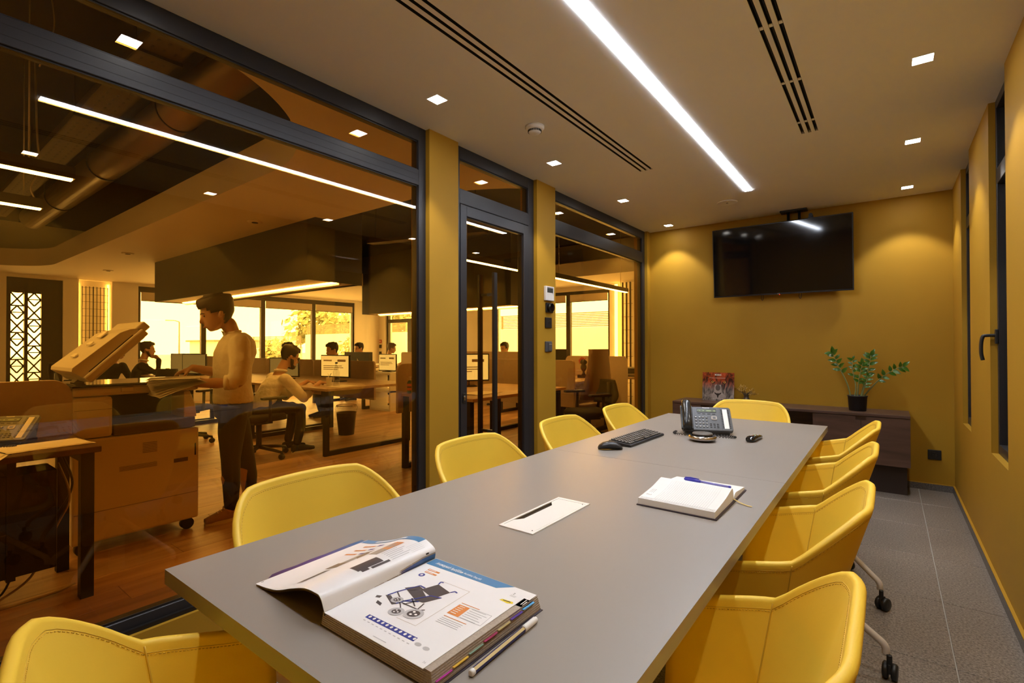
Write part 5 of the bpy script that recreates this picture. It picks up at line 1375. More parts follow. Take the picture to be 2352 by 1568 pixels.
M_ld = mat('print_dark', (0.014, 0.012, 0.012), 0.3); M_la = mat('print_amber', (0.60, 0.30, 0.06), 0.3); M_lg = mat('print_grey', (0.40, 0.36, 0.34), 0.3); M_lm = mat('print_midgrey', (0.12, 0.105, 0.10), 0.3)
for s, r in ((-1, -0.35), (1, 0.35)):
    cx_ = 0.005 + s * 0.058
    flat('eye', ell(cx_, 0.186, 0.022, 0.014, r), M_ld); flat('iris', ell(cx_, 0.187, 0.013, 0.011), M_la, -0.0012); flat('pupil', ell(cx_, 0.188, 0.005, 0.005), M_ld, -0.0018)
flat('muzzle', [(-0.03, 0.16), (0.03, 0.16), (0.038, 0.09), (0.062, 0.055), (0.055, 0.018), (-0.05, 0.018), (-0.062, 0.055), (-0.038, 0.09)], M_lg)
flat('bridge', ell(0.0, 0.13, 0.024, 0.030), M_lm, -0.0012)
flat('nose', [(-0.035, 0.086), (-0.015, 0.074), (0.015, 0.074), (0.035, 0.086), (0.028, 0.068), (0.010, 0.055), (0.003, 0.030), (-0.003, 0.030), (-0.010, 0.055), (-0.028, 0.068)], M_ld, -0.0018)
for s in (-1, 1):
    for k in range(3): flat('whisker_row', [(s * 0.018, 0.052 - 0.010 * k), (s * 0.056, 0.056 - 0.012 * k), (s * 0.056, 0.0545 - 0.012 * k), (s * 0.018, 0.0505 - 0.010 * k)], M_lm, -0.0012)
Mx = Matrix.Rotation(PI / 2, 4, 'X')
text_part('title', 'MOBIAK', 0.024, M_silver, lb, Matrix.Translation((0.0, -0.0016, 0.258)) @ Mx, 'CENTER', bold=0.0006, sx=0.72)
flat('title_line', [(-0.085, 0.226), (0.07, 0.226), (0.07, 0.2285), (-0.085, 0.2285)], M_silver, -0.0012)
text_part('motto', 'F I R E   I S   C O M I N G', 0.0115, M_silver, lb, Matrix.Translation((0.0, -0.0022, 0.016)) @ Mx, 'CENTER')
# little gilded tree ornament
M_gold = mat('gilded_leaf', (0.62, 0.42, 0.12), 0.28, metal=0.9)
M_trk = mat('dark_pewter', (0.10, 0.085, 0.065), 0.35, metal=0.7)
ot = thing('tree_ornament', 'small gilded tree ornament beside the lion board', 'ornament', (-1.09, 5.17, 0.64))
G().lathe([(0.045, 0), (0.05, 0.012), (0.035, 0.03), (0.024, 0.05), (0.022, 0.07), (0.03, 0.085), (0.008, 0.095)], n=14).build('trunk', M_trk, ot)
rnd = random.Random(4)
lm = G().loft([[Vector((r * math.cos(a), r * math.sin(a), z)) for a in [2 * PI * k / 6 for k in range(6)]] for r, z in ((0.0005, 0), (0.0035, 0.006), (0.0042, 0.012), (0.0005, 0.024))]).mesh('leaf', M_gold)
for k in range(14):
    a = 2 * PI * k / 14 + rnd.uniform(-.2, .2); rr = rnd.uniform(0.05, 0.10); zt = rnd.uniform(0.10, 0.175) - rr * 0.2
    tip = Vector((rr * math.cos(a), rr * math.sin(a) * 0.75, zt))
    br = G().tube(catmull([(0, 0, 0.08), (tip.x * .5, tip.y * .5, 0.10), tip], 4), 0.002, 5).build('branch', M_trk, ot)
    for j in range(6):
        t = rnd.uniform(0.5, 1.05); p = Vector((tip.x * t, tip.y * t, lerp(0.09, zt, t))) + Vector((rnd.gauss(0, .007), rnd.gauss(0, .007), rnd.gauss(0, .008)))
        l = bpy.data.objects.new('leaf', lm); COL.objects.link(l); l.parent = br; l.location = p; l.rotation_euler = (rnd.uniform(-1.2, 1.2), rnd.uniform(-1.2, 1.2), rnd.uniform(0, 6))
# potted plant
M_leafg = mat('glossy_green_leaf', (0.045, 0.13, 0.010), 0.28, var=0.2, vscale=30)
M_stem = mat('green_stem', (0.20, 0.24, 0.09), 0.5)
pt_ = thing('potted_plant', 'leafy green plant in a black pot on the sideboard', 'plant', (-0.21, 5.13, 0.64))
G().lathe([(0.058, 0), (0.062, 0.004), (0.069, 0.118), (0.073, 0.120), (0.073, 0.128), (0.067, 0.128), (0.064, 0.112), (0.002, 0.108)], n=32, caps=False).build('pot', mat('black_pot', (0.012, 0.010, 0.010), 0.5), pt_)
G().lathe([(0.064, 0.105), (0.04, 0.112), (0.002, 0.116)], n=20).build('soil', mat('soil', (0.05, 0.028, 0.018), 0.95, bump=0.6, bscale=90), pt_)
lf = G(); gr = []
for i in range(7):
    t = i / 6; w = 0.0125 * math.sin(PI * min(1, t ** 0.8)) + 0.0006; z = 0.004 * math.sin(PI * t)
    gr.append([Vector((-w, t * 0.052, z + w * .35)), Vector((0, t * 0.052, z)), Vector((w, t * 0.052, z + w * .35))])
lf.patch(gr); lf.patch([[p + Vector((0, 0, -0.0009)) for p in reversed(r)] for r in gr])
leafm = lf.mesh('leaf', M_leafg)
stems = (((-0.045, 0.0, 0.10), (-0.07, -0.01, 0.22), (-0.125, -0.02, 0.36), (-0.165, -0.03, 0.46), (-0.175, -0.035, 0.485), 13, 1.0),
         ((-0.02, 0.01, 0.10), (-0.012, 0.02, 0.20), (-0.03, 0.03, 0.31), (-0.035, 0.035, 0.39), (-0.034, 0.035, 0.43), 9, 0.75),
         ((0.0, 0.0, 0.10), (0.005, -0.02, 0.18), (0.012, -0.04, 0.26), (0.03, -0.05, 0.36), (0.04, -0.055, 0.405), 12, 0.85),
         ((0.02, 0.0, 0.10), (0.045, 0.0, 0.22), (0.075, 0.005, 0.34), (0.09, 0.01, 0.43), (0.095, 0.01, 0.47), 11, 1.0),
         ((0.03, 0.01, 0.10), (0.09, 0.0, 0.19), (0.17, -0.01, 0.29), (0.25, -0.02, 0.355), (0.31, -0.03, 0.385), 12, 0.95),
         ((0.03, -0.02, 0.10), (0.04, -0.04, 0.16), (0.055, -0.05, 0.22), (0.07, -0.055, 0.27), (0.075, -0.06, 0.30), 8, 0.7))
rnd = random.Random(11)
for st_ in stems:
    cur = catmull(st_[:5], 6); n = st_[5]; scl = st_[6]
    so = G().tube(cur, [lerp(0.0065, 0.0018, i / (len(cur) - 1)) for i in range(len(cur))], 7).build('stem', M_stem, pt_)
    for k in range(n):
        t = lerp(0.42, 0.99, k / (n - 1)); i = min(int(t * (len(cur) - 1)), len(cur) - 2); p = cur[i]; d = (cur[i + 1] - cur[i]).normalized()
        sd = d.cross(Vector((0, 1, 0.15))).normalized() * (1 if k % 2 else -1)
        dr = (sd + d * (0.55 if k < n - 1 else 3) + Vector((0, rnd.uniform(-.5, .3), 0.0))).normalized()
        x = dr.cross(Vector((rnd.uniform(-.3, .3), -1, .5))).normalized(); z = x.cross(dr)
        l = bpy.data.objects.new('leaf', leafm); COL.objects.link(l); l.parent = so
        s_ = scl * rnd.uniform(1.0, 1.3)
        l.matrix_local = Matrix.Translation(p) @ Matrix(((x.x, dr.x, z.x, 0), (x.y, dr.y, z.y, 0), (x.z, dr.z, z.z, 0), (0, 0, 0, 1))) @ Matrix.Scale(s_, 4)
# socket on the back wall
sk_ = thing('wall_socket', 'black wall socket low on the back wall by the sideboard', 'socket', (0.298, YB, 0.293))
G().bb(-0.043, 0.043, -0.010, 0, -0.040, 0.040).build('plate', M_black, sk_, bevel=0.004)
G().lathe([(0.021, 0.0), (0.021, 0.003), (0.018, 0.003), (0.017, -0.004), (0.002, -0.004)], n=24, M=Matrix.Rotation(PI / 2, 3, 'X'), c=(0, -0.010, 0), caps=False).build('well', M_rub, sk_)
for s in (-1, 1): G().cyl((s * 0.0095, -0.012, 0), (s * 0.0095, -0.006, 0), 0.0025, 8).build('pin_hole', M_gran_d, sk_)
# devices on the pier between door and window
def dev(nm, lab, cat, y, z): return thing(nm, lab, cat, (XL, y, z))
th = dev('thermostat', 'white thermostat with grey display on the yellow pier', 'thermostat', 3.255, 1.60)
G().bb(0, 0.020, -0.060, 0.060, -0.056, 0.056).build('case', M_white, th, bevel=0.004)
G().bb(0.0195, 0.0207, -0.040, 0.042, 0.006, 0.042).build('display', mat('lcd_grey', (0.06, 0.065, 0.06), 0.25), th)
G().bb(0.0195, 0.0204, -0.040, 0.042, 0.044, 0.048).build('brand_line', M_dgrey, th); G().bb(0.0195, 0.021, 0.035, 0.040, -0.002, 0.002).build('button', M_dgrey, th)
kd = dev('key_holder', 'round-fronted black wall switch under the thermostat', 'switch', 3.265, 1.49)
G().bb(0, 0.012, -0.050, 0.050, -0.038, 0.038).build('plate', M_black, kd, bevel=0.004)
G().cyl((0.010, -0.012, 0), (0.042, -0.012, 0), 0.032, 24).build('dial', M_gloss, kd)
s2 = dev('wall_socket', 'black wall socket between the round switch and light switch', 'socket', 3.25, 1.373)
G().bb(0, 0.012, -0.044, 0.044, -0.041, 0.041).build('plate', M_black, s2, bevel=0.004); G().cyl((0.011, 0, 0), (0.0135, 0, 0), 0.010, 16).build('sensor', M_rub, s2); G().cyl((0.012, 0.012, 0.016), (0.014, 0.012, 0.016), 0.004, 10).build('lamp', M_dgrey, s2)
s3 = dev('light_switch', 'dark grey light switch, lowest on the yellow pier', 'switch', 3.25, 1.187)
G().bb(0, 0.012, -0.044, 0.044, -0.041, 0.041).build('plate', M_dgrey, s3, bevel=0.004); G().bb(0.012, 0.018, -0.012, 0.038, -0.034, 0.034).build('rocker', M_dgrey, s3, bevel=0.003); G().bb(0.0178, 0.0186, -0.006, 0.030, 0.018, 0.020).build('marker', M_silver, s3)

# ------------------------------------------------------------------ things on the meeting table
# telephone (front towards local -Y)
def telephone(loc, rz, label, lit=True):
    p = thing('desk_phone', label, 'phone', loc, rz)
    tilt = math.radians(38)
    R = Matrix.Translation((0, -0.075, 0.022)) @ Matrix.Rotation(tilt, 4, 'X')
    G().prism(rpoly(0.245, 0.165, 0.014), -0.012, 0.006, M=R @ Matrix.Translation((-0.115, 0, 0))).build('body', M_dgrey, p, bevel=0.003)
    G().bb(-0.10, 0.115, -0.07, 0.06, 0.0, 0.022).build('foot', M_black, p, bevel=0.006)
    G().prism([(-0.07, 0.012), (0.055, 0.10), (0.066, 0.088), (0.04, 0.012)], -0.10, 0.115, M=Matrix(((0, 0, 1, 0), (1, 0, 0, 0), (0, 1, 0, 0), (0, 0, 0, 1)))).build('wedge', M_black, p)
    # handset cradle and handset at the left edge
    G().bb(-0.118, -0.058, 0.0, 0.165, 0.004, 0.014).build('cradle', M_black, p, M=R, bevel=0.003)
    hp = catmull([(-0.088, -0.012, 0.022), (-0.088, 0.012, 0.040), (-0.088, 0.05, 0.050), (-0.088, 0.10, 0.050), (-0.088, 0.150, 0.044), (-0.088, 0.182, 0.030)], 5)
    rings = []
    for i, c in enumerate(hp):
        t = i / (len(hp) - 1); w = 0.021 + 0.006 * abs(2 * t - 1) ** 2; hgt = 0.013 + 0.006 * abs(2 * t - 1) ** 3
        e = 0.3 + 0.7 * math.sqrt(max(0, 1 - (2 * t - 1) ** 10))
        rings.append([R @ (c + Vector((w * e * math.cos(a), 0, hgt * e * math.sin(a)))) for a in [2 * PI * k / 14 for k in range(14)]])
    hs = G().loft(rings).build('handset', mat('handset_black', (0.016, 0.017, 0.018), 0.25), p)
    G().lathe([(0.022, 0.006), (0.024, 0.022), (0.02, 0.03)], n=16, c=(0, 0, 0)).build('earpiece', M_black, hs, M=R @ Matrix.Translation((-0.088, 0.155, 0.008)))
    # display, labels and keys
    G().bb(-0.035, 0.060, 0.125, 0.152, 0.0058, 0.0075).build('display_frame', M_black, p, M=R)
    G().bb(-0.032, 0.057, 0.128, 0.143, 0.0072, 0.0082).build('display', mat('lcd_olive', (0.20, 0.24, 0.13), 0.25), p, M=R)
    g = G()
    for (a_, b_) in ((-0.03, -0.022), (-0.018, -0.006), (0.0, 0.012), (0.035, 0.046)): g.bb(a_, b_, 0.132, 0.138, 0.0081, 0.0084)
    g.build('display_text', M_black, p, M=R)
    text_part('brand', 'Panasonic', 0.0085, M_silver, p, R @ Matrix.Translation((0.012, 0.158, 0.0066)), 'CENTER', bold=0.0002)
    km = G().bb(-0.0052, 0.0052, -0.0042, 0.0042, 0.005, 0.0095).mesh('key', M_dgrey, bevel=0.0015, seg=1)
    km2 = G().bb(-0.0075, 0.0075, -0.0018, 0.0018, 0.005, 0.0078).mesh('key', M_black, bevel=0.0006, seg=1)
    km3 = G().bb(-0.005, 0.005, -0.002, 0.002, 0.005, 0.0082).mesh('key', M_black, bevel=0.0006, seg=1)
    cap = G().bb(-0.0035, 0.0035, -0.001, 0.0018, 0.0095, 0.0098).mesh('numeral', M_silver)
    def key(mm, x, y, num=False):
        o = bpy.data.objects.new('key', mm); COL.objects.link(o); o.parent = p; o.matrix_local = R @ Matrix.Translation((x, y, 0))
        if num:
            c = bpy.data.objects.new('numeral', cap); COL.objects.link(c); c.parent = o
    for r in range(4):
        for c in range(4): key(km, -0.043 + c * 0.0165 + (0.002 if c else 0), 0.022 + r * 0.0215, True)
    for c in range(4): key(km2, -0.025 + c * 0.024, 0.114)
    for r in range(3):
        for c in range(3): key(km3, 0.027 + c * 0.0165, 0.020 + r * 0.0115)
    G().prism(rpoly(0.028, 0.026, 0.006), 0.0055, 0.0085, M=R @ Matrix.Translation((0.032, 0.072, 0))).build('navigation_pad', mat('pad_tan', (0.32, 0.28, 0.24), 0.4), p)
    G().prism(rpoly(0.014, 0.012, 0.003), 0.0085, 0.0095, M=R @ Matrix.Translation((0.039, 0.079, 0))).build('navigation_ring', M_dgrey, p)
    G().bb(0.0785, 0.0795, 0.004, 0.160, 0.0055, 0.0066).build('panel_line', M_black, p, M=R)
    sheet = G().bb(0.090, 0.112, 0.014, 0.150, 0.0058, 0.0072).build('label_strip', M_paper, p, M=R)
    for k in range(12):
        key2 = 0.020 + k * 0.0113
        for x in (0.085, 0.118): 
            o = bpy.data.objects.new('key', km3); COL.objects.link(o); o.parent = p; o.matrix_local = R @ Matrix.Translation((x, key2, 0)) @ Matrix.Diagonal((0.62, 1, 1, 1))
        if k: G().bb(0.0905, 0.1115, key2 - 0.0059, key2 - 0.0055, 0.0072, 0.0074).build('rule', M_silver, sheet, M=R)
    # coiled cord lying round the foot
    path = catmull([(-0.105, -0.085, 0.030), (-0.10, -0.10, 0.010), (-0.06, -0.105, 0.008), (0.03, -0.105, 0.008), (0.10, -0.12, 0.008), (0.128, -0.14, 0.008), (0.10, -0.155, 0.008), (0.03, -0.145, 0.008), (-0.05, -0.132, 0.008), (-0.13, -0.115, 0.008), (-0.155, -0.08, 0.008), (-0.14, -0.03, 0.008)], 26)
    coil = []; ang = 0
    for i, c in enumerate(path):
        t = (path[min(i + 1, len(path) - 1)] - path[max(i - 1, 0)]).normalized(); a = t.cross(Vector((0, 0, 1))).normalized(); b = a.cross(t)
        ang += 1.25; coil.append(c + (a * math.cos(ang) + b * math.sin(ang)) * 0.0042)
    G().tube(coil, 0.0017, 5).build('coiled_cord', M_black, p)
    return p
telephone((-0.765, 2.665, TZ), 0.38, 'dark grey desk phone with coiled cord on the meeting table')
telephone((-3.42, 0.42, 0.725), 0.95, 'desk phone with pale label strip on the walnut office desk')
# speakerphone puck
pk = thing('speakerphone', 'round black and silver speakerphone in front of the desk phone', 'speakerphone', (-0.708, 2.435, TZ))
G().lathe([(0.036, 0), (0.046, 0.003), (0.050, 0.006)], n=40).build('foot', M_rub, pk)
G().lathe([(0.050, 0.006), (0.061, 0.010), (0.064, 0.017), (0.061, 0.024), (0.055, 0.027)], n=48, caps=False).build('ring', mat('bronze_chrome', (0.55, 0.50, 0.46), 0.18, metal=1.0), pk)
G().lathe([(0.055, 0.027), (0.049, 0.0285), (0.045, 0.031)], n=48, caps=False).build('collar', M_gloss, pk)
G().lathe([(0.0455, 0.0305), (0.046, 0.035), (0.043, 0.0385), (0.002, 0.0385)], n=48).build('cap', mat('taupe_mesh', (0.11, 0.095, 0.08), 0.5), pk)
G().cyl((0, 0.028, 0.0385), (0, 0.028, 0.0392), 0.0015, 8).build('mark', M_silver, pk)
# remote
rm = thing('remote_control', 'short black remote control on the meeting table', 'remote', (-0.513, 2.60, TZ), -0.10)
rings = []
for (y, w, h) in ((-0.078, 0.012, 0.012), (-0.070, 0.019, 0.019), (-0.05, 0.021, 0.024), (0.0, 0.020, 0.022), (0.05, 0.0185, 0.018), (0.072, 0.016, 0.014), (0.08, 0.009, 0.009)):
    rings.append([Vector((w * math.copysign(abs(math.cos(a)) ** 0.6, math.cos(a)), y, h / 2 + 0.002 + h / 2 * math.copysign(abs(math.sin(a)) ** 0.6, math.sin(a)))) for a in [2 * PI * k / 18 for k in range(18)]])
G().loft(rings).build('body', M_gloss, rm)
for k, (x, y, m) in enumerate(((-0.008, -0.03, M_silver), (0.0, -0.03, mat('key_red', (0.5, 0.04, 0.03), 0.4)), (0.008, -0.03, M_silver), (-0.008, -0.012, M_silver), (0.008, -0.012, M_silver), (0.0, 0.005, mat('key_green', (0.05, 0.3, 0.1), 0.4)), (-0.008, 0.022, M_silver), (0.008, 0.022, M_silver))):
    G().cyl((x, y, 0.021), (x, y, 0.0255 - abs(y + 0.03) * 0.02), 0.0028, 10).build('button', m, rm)
# keyboard: 0.12 deep, 0.38 long, lying along the table
kb = thing('keyboard', 'black compact keyboard on the meeting table', 'keyboard', (-0.965, 2.272, TZ), PI / 2 - 0.03)
kp = [(-0.056, 0), (0.056, 0), (0.056, 0.020), (0.050, 0.022), (-0.050, 0.012), (-0.056, 0.010)]
G().prism(kp, -0.19, 0.19, M=Matrix(((0, 0, 1, 0), (1, 0, 0, 0), (0, 1, 0, 0), (0, 0, 0, 1)))).build('base', M_black, kb, bevel=0.003)
Rk = Matrix.Translation((0, -0.05, 0.012)) @ Matrix.Rotation(math.atan2(0.010, 0.10), 4, 'X')
ks = G().bb(-0.0078, 0.0078, -0.0068, 0.0068, 0, 0.0055).mesh('key', mat('key_charcoal', (0.035, 0.034, 0.034), 0.35), bevel=0.0016, seg=1)
kl = G().bb(-0.0032, 0.0032, -0.002, 0.0036, 0.0055, 0.0057).mesh('legend', mat('legend_grey', (0.42, 0.40, 0.38), 0.5))
for r in range(6):
    x = -0.181
    row = [1] * 19
    if r == 0: row = [1, 1, 1, 6, 1, 1, 1, 1.2] + [1] * 5
    for wdt in row:
        if x + wdt * 0.019 > 0.186: break
        o = bpy.data.objects.new('key', ks); COL.objects.link(o); o.parent = kb
        o.matrix_local = Rk @ Matrix.Translation((x + wdt * 0.0095, 0.0095 + r * 0.0165, 0.0)) @ Matrix.Diagonal((wdt * 1.0, 1, 1, 1))
        if wdt == 1: c = bpy.data.objects.new('legend', kl); COL.objects.link(c); c.parent = o
        x += wdt * 0.019
# mouse
ms = thing('computer_mouse', 'black wireless mouse beside the keyboard', 'mouse', (-0.975, 1.995, TZ), -0.95)
rings = []
for (y, w, h) in ((-0.052, 0.010, 0.010), (-0.046, 0.021, 0.019), (-0.03, 0.0275, 0.030), (-0.005, 0.029, 0.036), (0.02, 0.027, 0.032), (0.04, 0.024, 0.022), (0.050, 0.018, 0.014), (0.054, 0.008, 0.008)):
    rings.append([Vector((w * math.cos(a), y, max(0.0, 0.001 + h * (0.5 + 0.5 * math.sin(a)) ** 0.8 if math.sin(a) > -0.99 else 0.001))) for a in [2 * PI * k / 20 for k in range(20)]])
body = G().loft(rings).build('body', mat('mouse_black', (0.02, 0.021, 0.023), 0.32), ms)
G().lathe([(0.003, -0.003), (0.009, -0.003), (0.009, 0.003), (0.003, 0.003)], n=16, M=Matrix.Rotation(PI / 2, 3, 'Y'), c=(0, 0.028, 0.0215)).build('scroll_wheel', M_rub, body)
G().tube([(0, 0.05, 0.0155), (0, 0.04, 0.0236), (0, 0.036, 0.0260)], 0.0008, 4).build('button_split', M_rub, body)
# diary with pages blown up towards the spine
dy = thing('diary', 'open ruled diary with yellow ribbon on the meeting table', 'notebook', (-0.468, 1.515, TZ))
M_cov = mat('dark_diary_cover', (0.035, 0.025, 0.04), 0.5)
G().bb(-0.108, 0.112, -0.170, 0.168, 0.0, 0.0035).build('cover', M_cov, dy, bevel=0.0015)
M_pg = mat('diary_page', (0.80, 0.80, 0.79), 0.7)
def sweep(nm, prof, x0, x1, m, par):
    # prof: list of (y, z); thick page block from the cover up to the profile
    g = G(); top0 = [Vector((x0, y, z)) for y, z in prof]; top1 = [Vector((x1, y, z)) for y, z in prof]
    b0 = [Vector((x0, y, min(z, 0.0036))) for y, z in prof]; b1 = [Vector((x1, y, min(z, 0.0036))) for y, z in prof]
    n = len(prof)
    g.patch([top0, top1]); g.patch([b1, b0])
    g.add(top0 + b0, [(i, i + 1, n + i + 1, n + i) for i in range(n - 1)], 0); g.add(top1 + b1, [(i + 1, i, n + i, n + i + 1) for i in range(n - 1)], 0)
    g.add([top0[0], top1[0], b1[0], b0[0]], [(0, 1, 2, 3)]); g.add([top0[-1], top1[-1], b1[-1], b0[-1]], [(3, 2, 1, 0)])
    return g.build(nm, m, par)
near = [(p.x, p.y) for p in catmull([(-0.166, 0.0205, 0), (-0.12, 0.0235, 0), (-0.06, 0.0285, 0), (-0.015, 0.036, 0), (0.012, 0.0405, 0), (0.024, 0.036, 0), (0.030, 0.022, 0), (0.032, 0.006, 0)], 6)]
farp = [(p.x, p.y) for p in catmull([(0.033, 0.006, 0), (0.038, 0.017, 0), (0.055, 0.021, 0), (0.10, 0.017, 0), (0.162, 0.012, 0)], 6)]
pn = sweep('page_block', near, -0.104, 0.106, M_pg, dy); pf = sweep('page_block', farp, -0.104, 0.107, M_pg, dy)
M_rule = mat('pale_rule', (0.55, 0.56, 0.58), 0.7)
def on(prof, y):
    for (a, b) in zip(prof, prof[1:]):
        if a[0] <= y <= b[0]: return lerp(a[1], b[1], (y - a[0]) / (b[0] - a[0]))
    return prof[0][1]
for k in range(24):
    x = -0.062 + k * 0.0062
    G().tube([(x, y, on(near, y) + 0.0002) for y in [-0.15 + 0.155 * j / 8 for j in range(9)]], 0.00022, 4).build('rule', M_rule, pn)
for y in (-0.163, -0.158, -0.152): G().tube([(-0.10, y, on(near, y) + 0.0002), (0.104, y, on(near, y) + 0.0002)], 0.0003, 4).build('page_edge', M_rule, pn)
text_part('day_number', '2', 0.022, M_rule, pn, Matrix.Translation((-0.088, -0.125, on(near, -0.125) + 0.0006)) @ Matrix.Rotation(-PI / 2, 4, 'Z') @ Matrix.Rotation(0.05, 4, 'Y'), 'CENTER')
for k in range(4):
    for j in range(3): G().bb(-0.094 + j * 0.005, -0.0925 + j * 0.005, -0.105 + k * 0.008, -0.101 + k * 0.008, on(near, -0.105 + k * 0.008) + 0.0001, on(near, -0.105 + k * 0.008) + 0.0005).build('calendar_mark', M_rule, pn)
rb = []
for p, w in zip(catmull([(0.09, 0.026, 0.010), (0.108, 0.024, 0.008), (0.125, 0.016, 0.004), (0.145, 0.008, 0.0018), (0.160, 0.004, 0.0014)], 5), range(40)):
    rb.append([p + Vector((0.0006, -0.0032, 0)), p + Vector((0.0006, 0.0032, 0.0005))])
G().patch(rb).patch([[q + Vector((0, 0, -0.0004)) for q in reversed(r)] for r in rb]).build('ribbon', mat('yellow_ribbon', (0.62, 0.45, 0.13), 0.6), dy)
# blue ballpoint on the diary
bpn = thing('ballpoint_pen', 'blue capped ballpoint pen lying on the diary', 'pen', (-0.455, 1.606, TZ + 0.0255), -0.06)
M_blu = mat('blue_plastic', (0.035, 0.035, 0.42), 0.3)
G().cyl((-0.03, 0, 0), (0.069, 0, -0.0012), 0.0036, 8).build('barrel', mat('clear_blue', (0.20, 0.20, 0.55), 0.2), bpn)
G().tube([(-0.071, 0, 0.0002), (-0.066, 0, 0.0004), (-0.03, 0, 0.0004), (-0.018, 0, 0)], [0.003, 0.005, 0.005, 0.0042], 12).build('cap', M_blu, bpn)
G().tube([(-0.068, 0.0, 0.0055), (-0.05, 0.001, 0.0072), (-0.024, 0.002, 0.0062)], [0.002, 0.0024, 0.0012], 8).build('clip', M_blu, bpn)
G().cyl((0.066, 0, -0.0012), (0.0725, 0, -0.0012), 0.0042, 10).build('end_plug', M_blu, bpn)
# felt pen beside the catalogue
fp = thing('felt_pen', 'blue and gold striped felt pen with white cap', 'pen', (-0.4625, 0.594, TZ + 0.0048), PI / 2 + 0.03)
M_navy = mat('navy_lacquer', (0.02, 0.02, 0.13), 0.28); M_gst = mat('gold_stripe', (0.52, 0.40, 0.16), 0.35)
n = 6
g = G(); g.loft([[Vector((x, 0.0046 * math.cos(a), 0.0046 * math.sin(a))) for a in [2 * PI * (k + 0.5) / n for k in range(n)]] for x in (-0.078, 0.048)], smooth=False)
for i in (1, 4): g.m[i] = 1
g.build('barrel', [M_navy, M_gst], fp)
G().tube([(0.046, 0, 0), (0.050, 0, 0), (0.080, 0, 0), (0.083, 0, 0)], [0.0050, 0.0054, 0.0052, 0.004], 14).build('cap', M_white, fp)
G().tube([(-0.084, 0, 0), (-0.082, 0, 0), (-0.077, 0, 0)], [0.0035, 0.0048, 0.0048], 14).build('end_plug', M_white, fp)

# catalogue: page block on the right, curled pages on the left
cg_ = thing('catalogue', 'thick open product catalogue showing a wheelchair page', 'catalogue', (-0.735, 0.459, TZ))
BW, BL, BT = 0.247, 0.254, 0.023
M_edge = mat('page_edges', (0.40, 0.335, 0.27), 0.8, var=0.12, vscale=300)
M_pgw = mat('glossy_page', (0.86, 0.86, 0.87), 0.32)
lay = 7
for k in range(lay):
    z0_ = 0.0012 + (BT - 0.002) * k / lay; z1_ = 0.0012 + (BT - 0.002) * (k + 1) / lay - 0.0002
    ex_ = BW + 0.008 - 0.0011 * k
    G().bb(-0.004, ex_, 0.0005 * k, BL, z0_, z1_).build('page_section', M_edge, cg_)
G().bb(-0.006, BW + 0.012, -0.001, BL + 0.001, 0.0, 0.0012).build('back_cover', M_cov, cg_)
# top sheet with the tab notch
G().prism([(0, 0.0), (BW - 0.011, 0.0), (BW - 0.011, 0.232), (BW, 0.232), (BW, BL), (0, BL)], BT - 0.0008, BT).build('top_page', M_pgw, cg_)
tabs = (('magenta', (0.45, 0.03, 0.32)), ('yellow', (0.68, 0.44, 0.05)), ('green', (0.20, 0.30, 0.22)), ('crimson', (0.33, 0.03, 0.10)), ('tan', (0.46, 0.36, 0.14)), ('violet', (0.09, 0.04, 0.28)), ('sky_blue', (0.10, 0.36, 0.68)))
for k, (nm_, c) in enumerate(tabs):
    y0_ = 0.006 + k * 0.0335
    zt = BT - 0.0010 - (6 - k) * 0.0016
    M_t = mat('tab_' + nm_, c, 0.35)
    tb_ = G().prism([(BW - 0.013, y0_ - 0.001), (BW + 0.0035 - 0.0004 * k, y0_), (BW + 0.0035 - 0.0004 * k, y0_ + 0.0325), (BW - 0.013, y0_ + 0.0325)], zt - 0.0006, zt).build('index_tab', M_t, cg_)
    for j in range(2): G().bb(BW - 0.0055 + j * 0.004, BW - 0.004 + j * 0.004, y0_ + 0.006, y0_ + 0.026 - j * 0.006, zt, zt + 0.0002).build('tab_lettering', M_paper, tb_)
    G().prism([(BW + 0.0035 - 0.0004 * k, y0_), (BW + 0.0085 - 0.0003 * k, y0_ + 0.001), (BW + 0.0085 - 0.0003 * k, y0_ + 0.031), (BW + 0.0035 - 0.0004 * k, y0_ + 0.0325)], zt - 0.0040, zt - 0.0030).build('tab_edge', M_t, tb_)
# print on the wheelchair page (catalogue coordinates: x from the gutter, y up the page)
ZP = BT + 0.0001
def ink(nm, poly, m, lift=0, par=None): return G().prism([(x + 0.735, y - 0.459) for x, y in poly], ZP + lift, ZP + lift + 0.00012).build(nm, m, par or cg_)
M_ib = mat('ink_blue', (0.075, 0.24, 0.47), 0.35); M_io = mat('ink_orange', (0.72, 0.25, 0.06), 0.4); M_in = mat('ink_navy', (0.035, 0.05, 0.30), 0.4); M_iy = mat('ink_yellow', (0.78, 0.62, 0.03), 0.4)
M_ik = mat('ink_black', (0.03, 0.028, 0.03), 0.4); M_ig = mat('ink_grey', (0.50, 0.50, 0.51), 0.5); M_il = mat('ink_line', (0.66, 0.58, 0.50), 0.5); M_idb = mat('ink_charcoal', (0.075, 0.06, 0.062), 0.4)
ink('header_band', [(-0.734, 0.712), (-0.535, 0.7125), (-0.560, 0.690), (-0.734, 0.684)], M_ib)
text_part('header_text', 'Αναπηρικό Αμαξίδιο', 0.0105, M_paper, cg_, Matrix.Translation((0.017, 0.238, ZP + 0.0004)), bold=0.0003, shear=0.25, sx=0.70)
text_part('header_text', 'με Μεσαίους Τροχούς', 0.0072, M_paper, cg_, Matrix.Translation((0.084, 0.2385, ZP + 0.0004)), bold=0.0002, shear=0.25, sx=0.66)
for (x, y) in ((-0.711, 0.666), (-0.709, 0.656)): ink('orange_bar', [(x, y), (x + 0.029, y + 0.001), (x + 0.029, y + 0.006), (x, y + 0.006)], M_io)
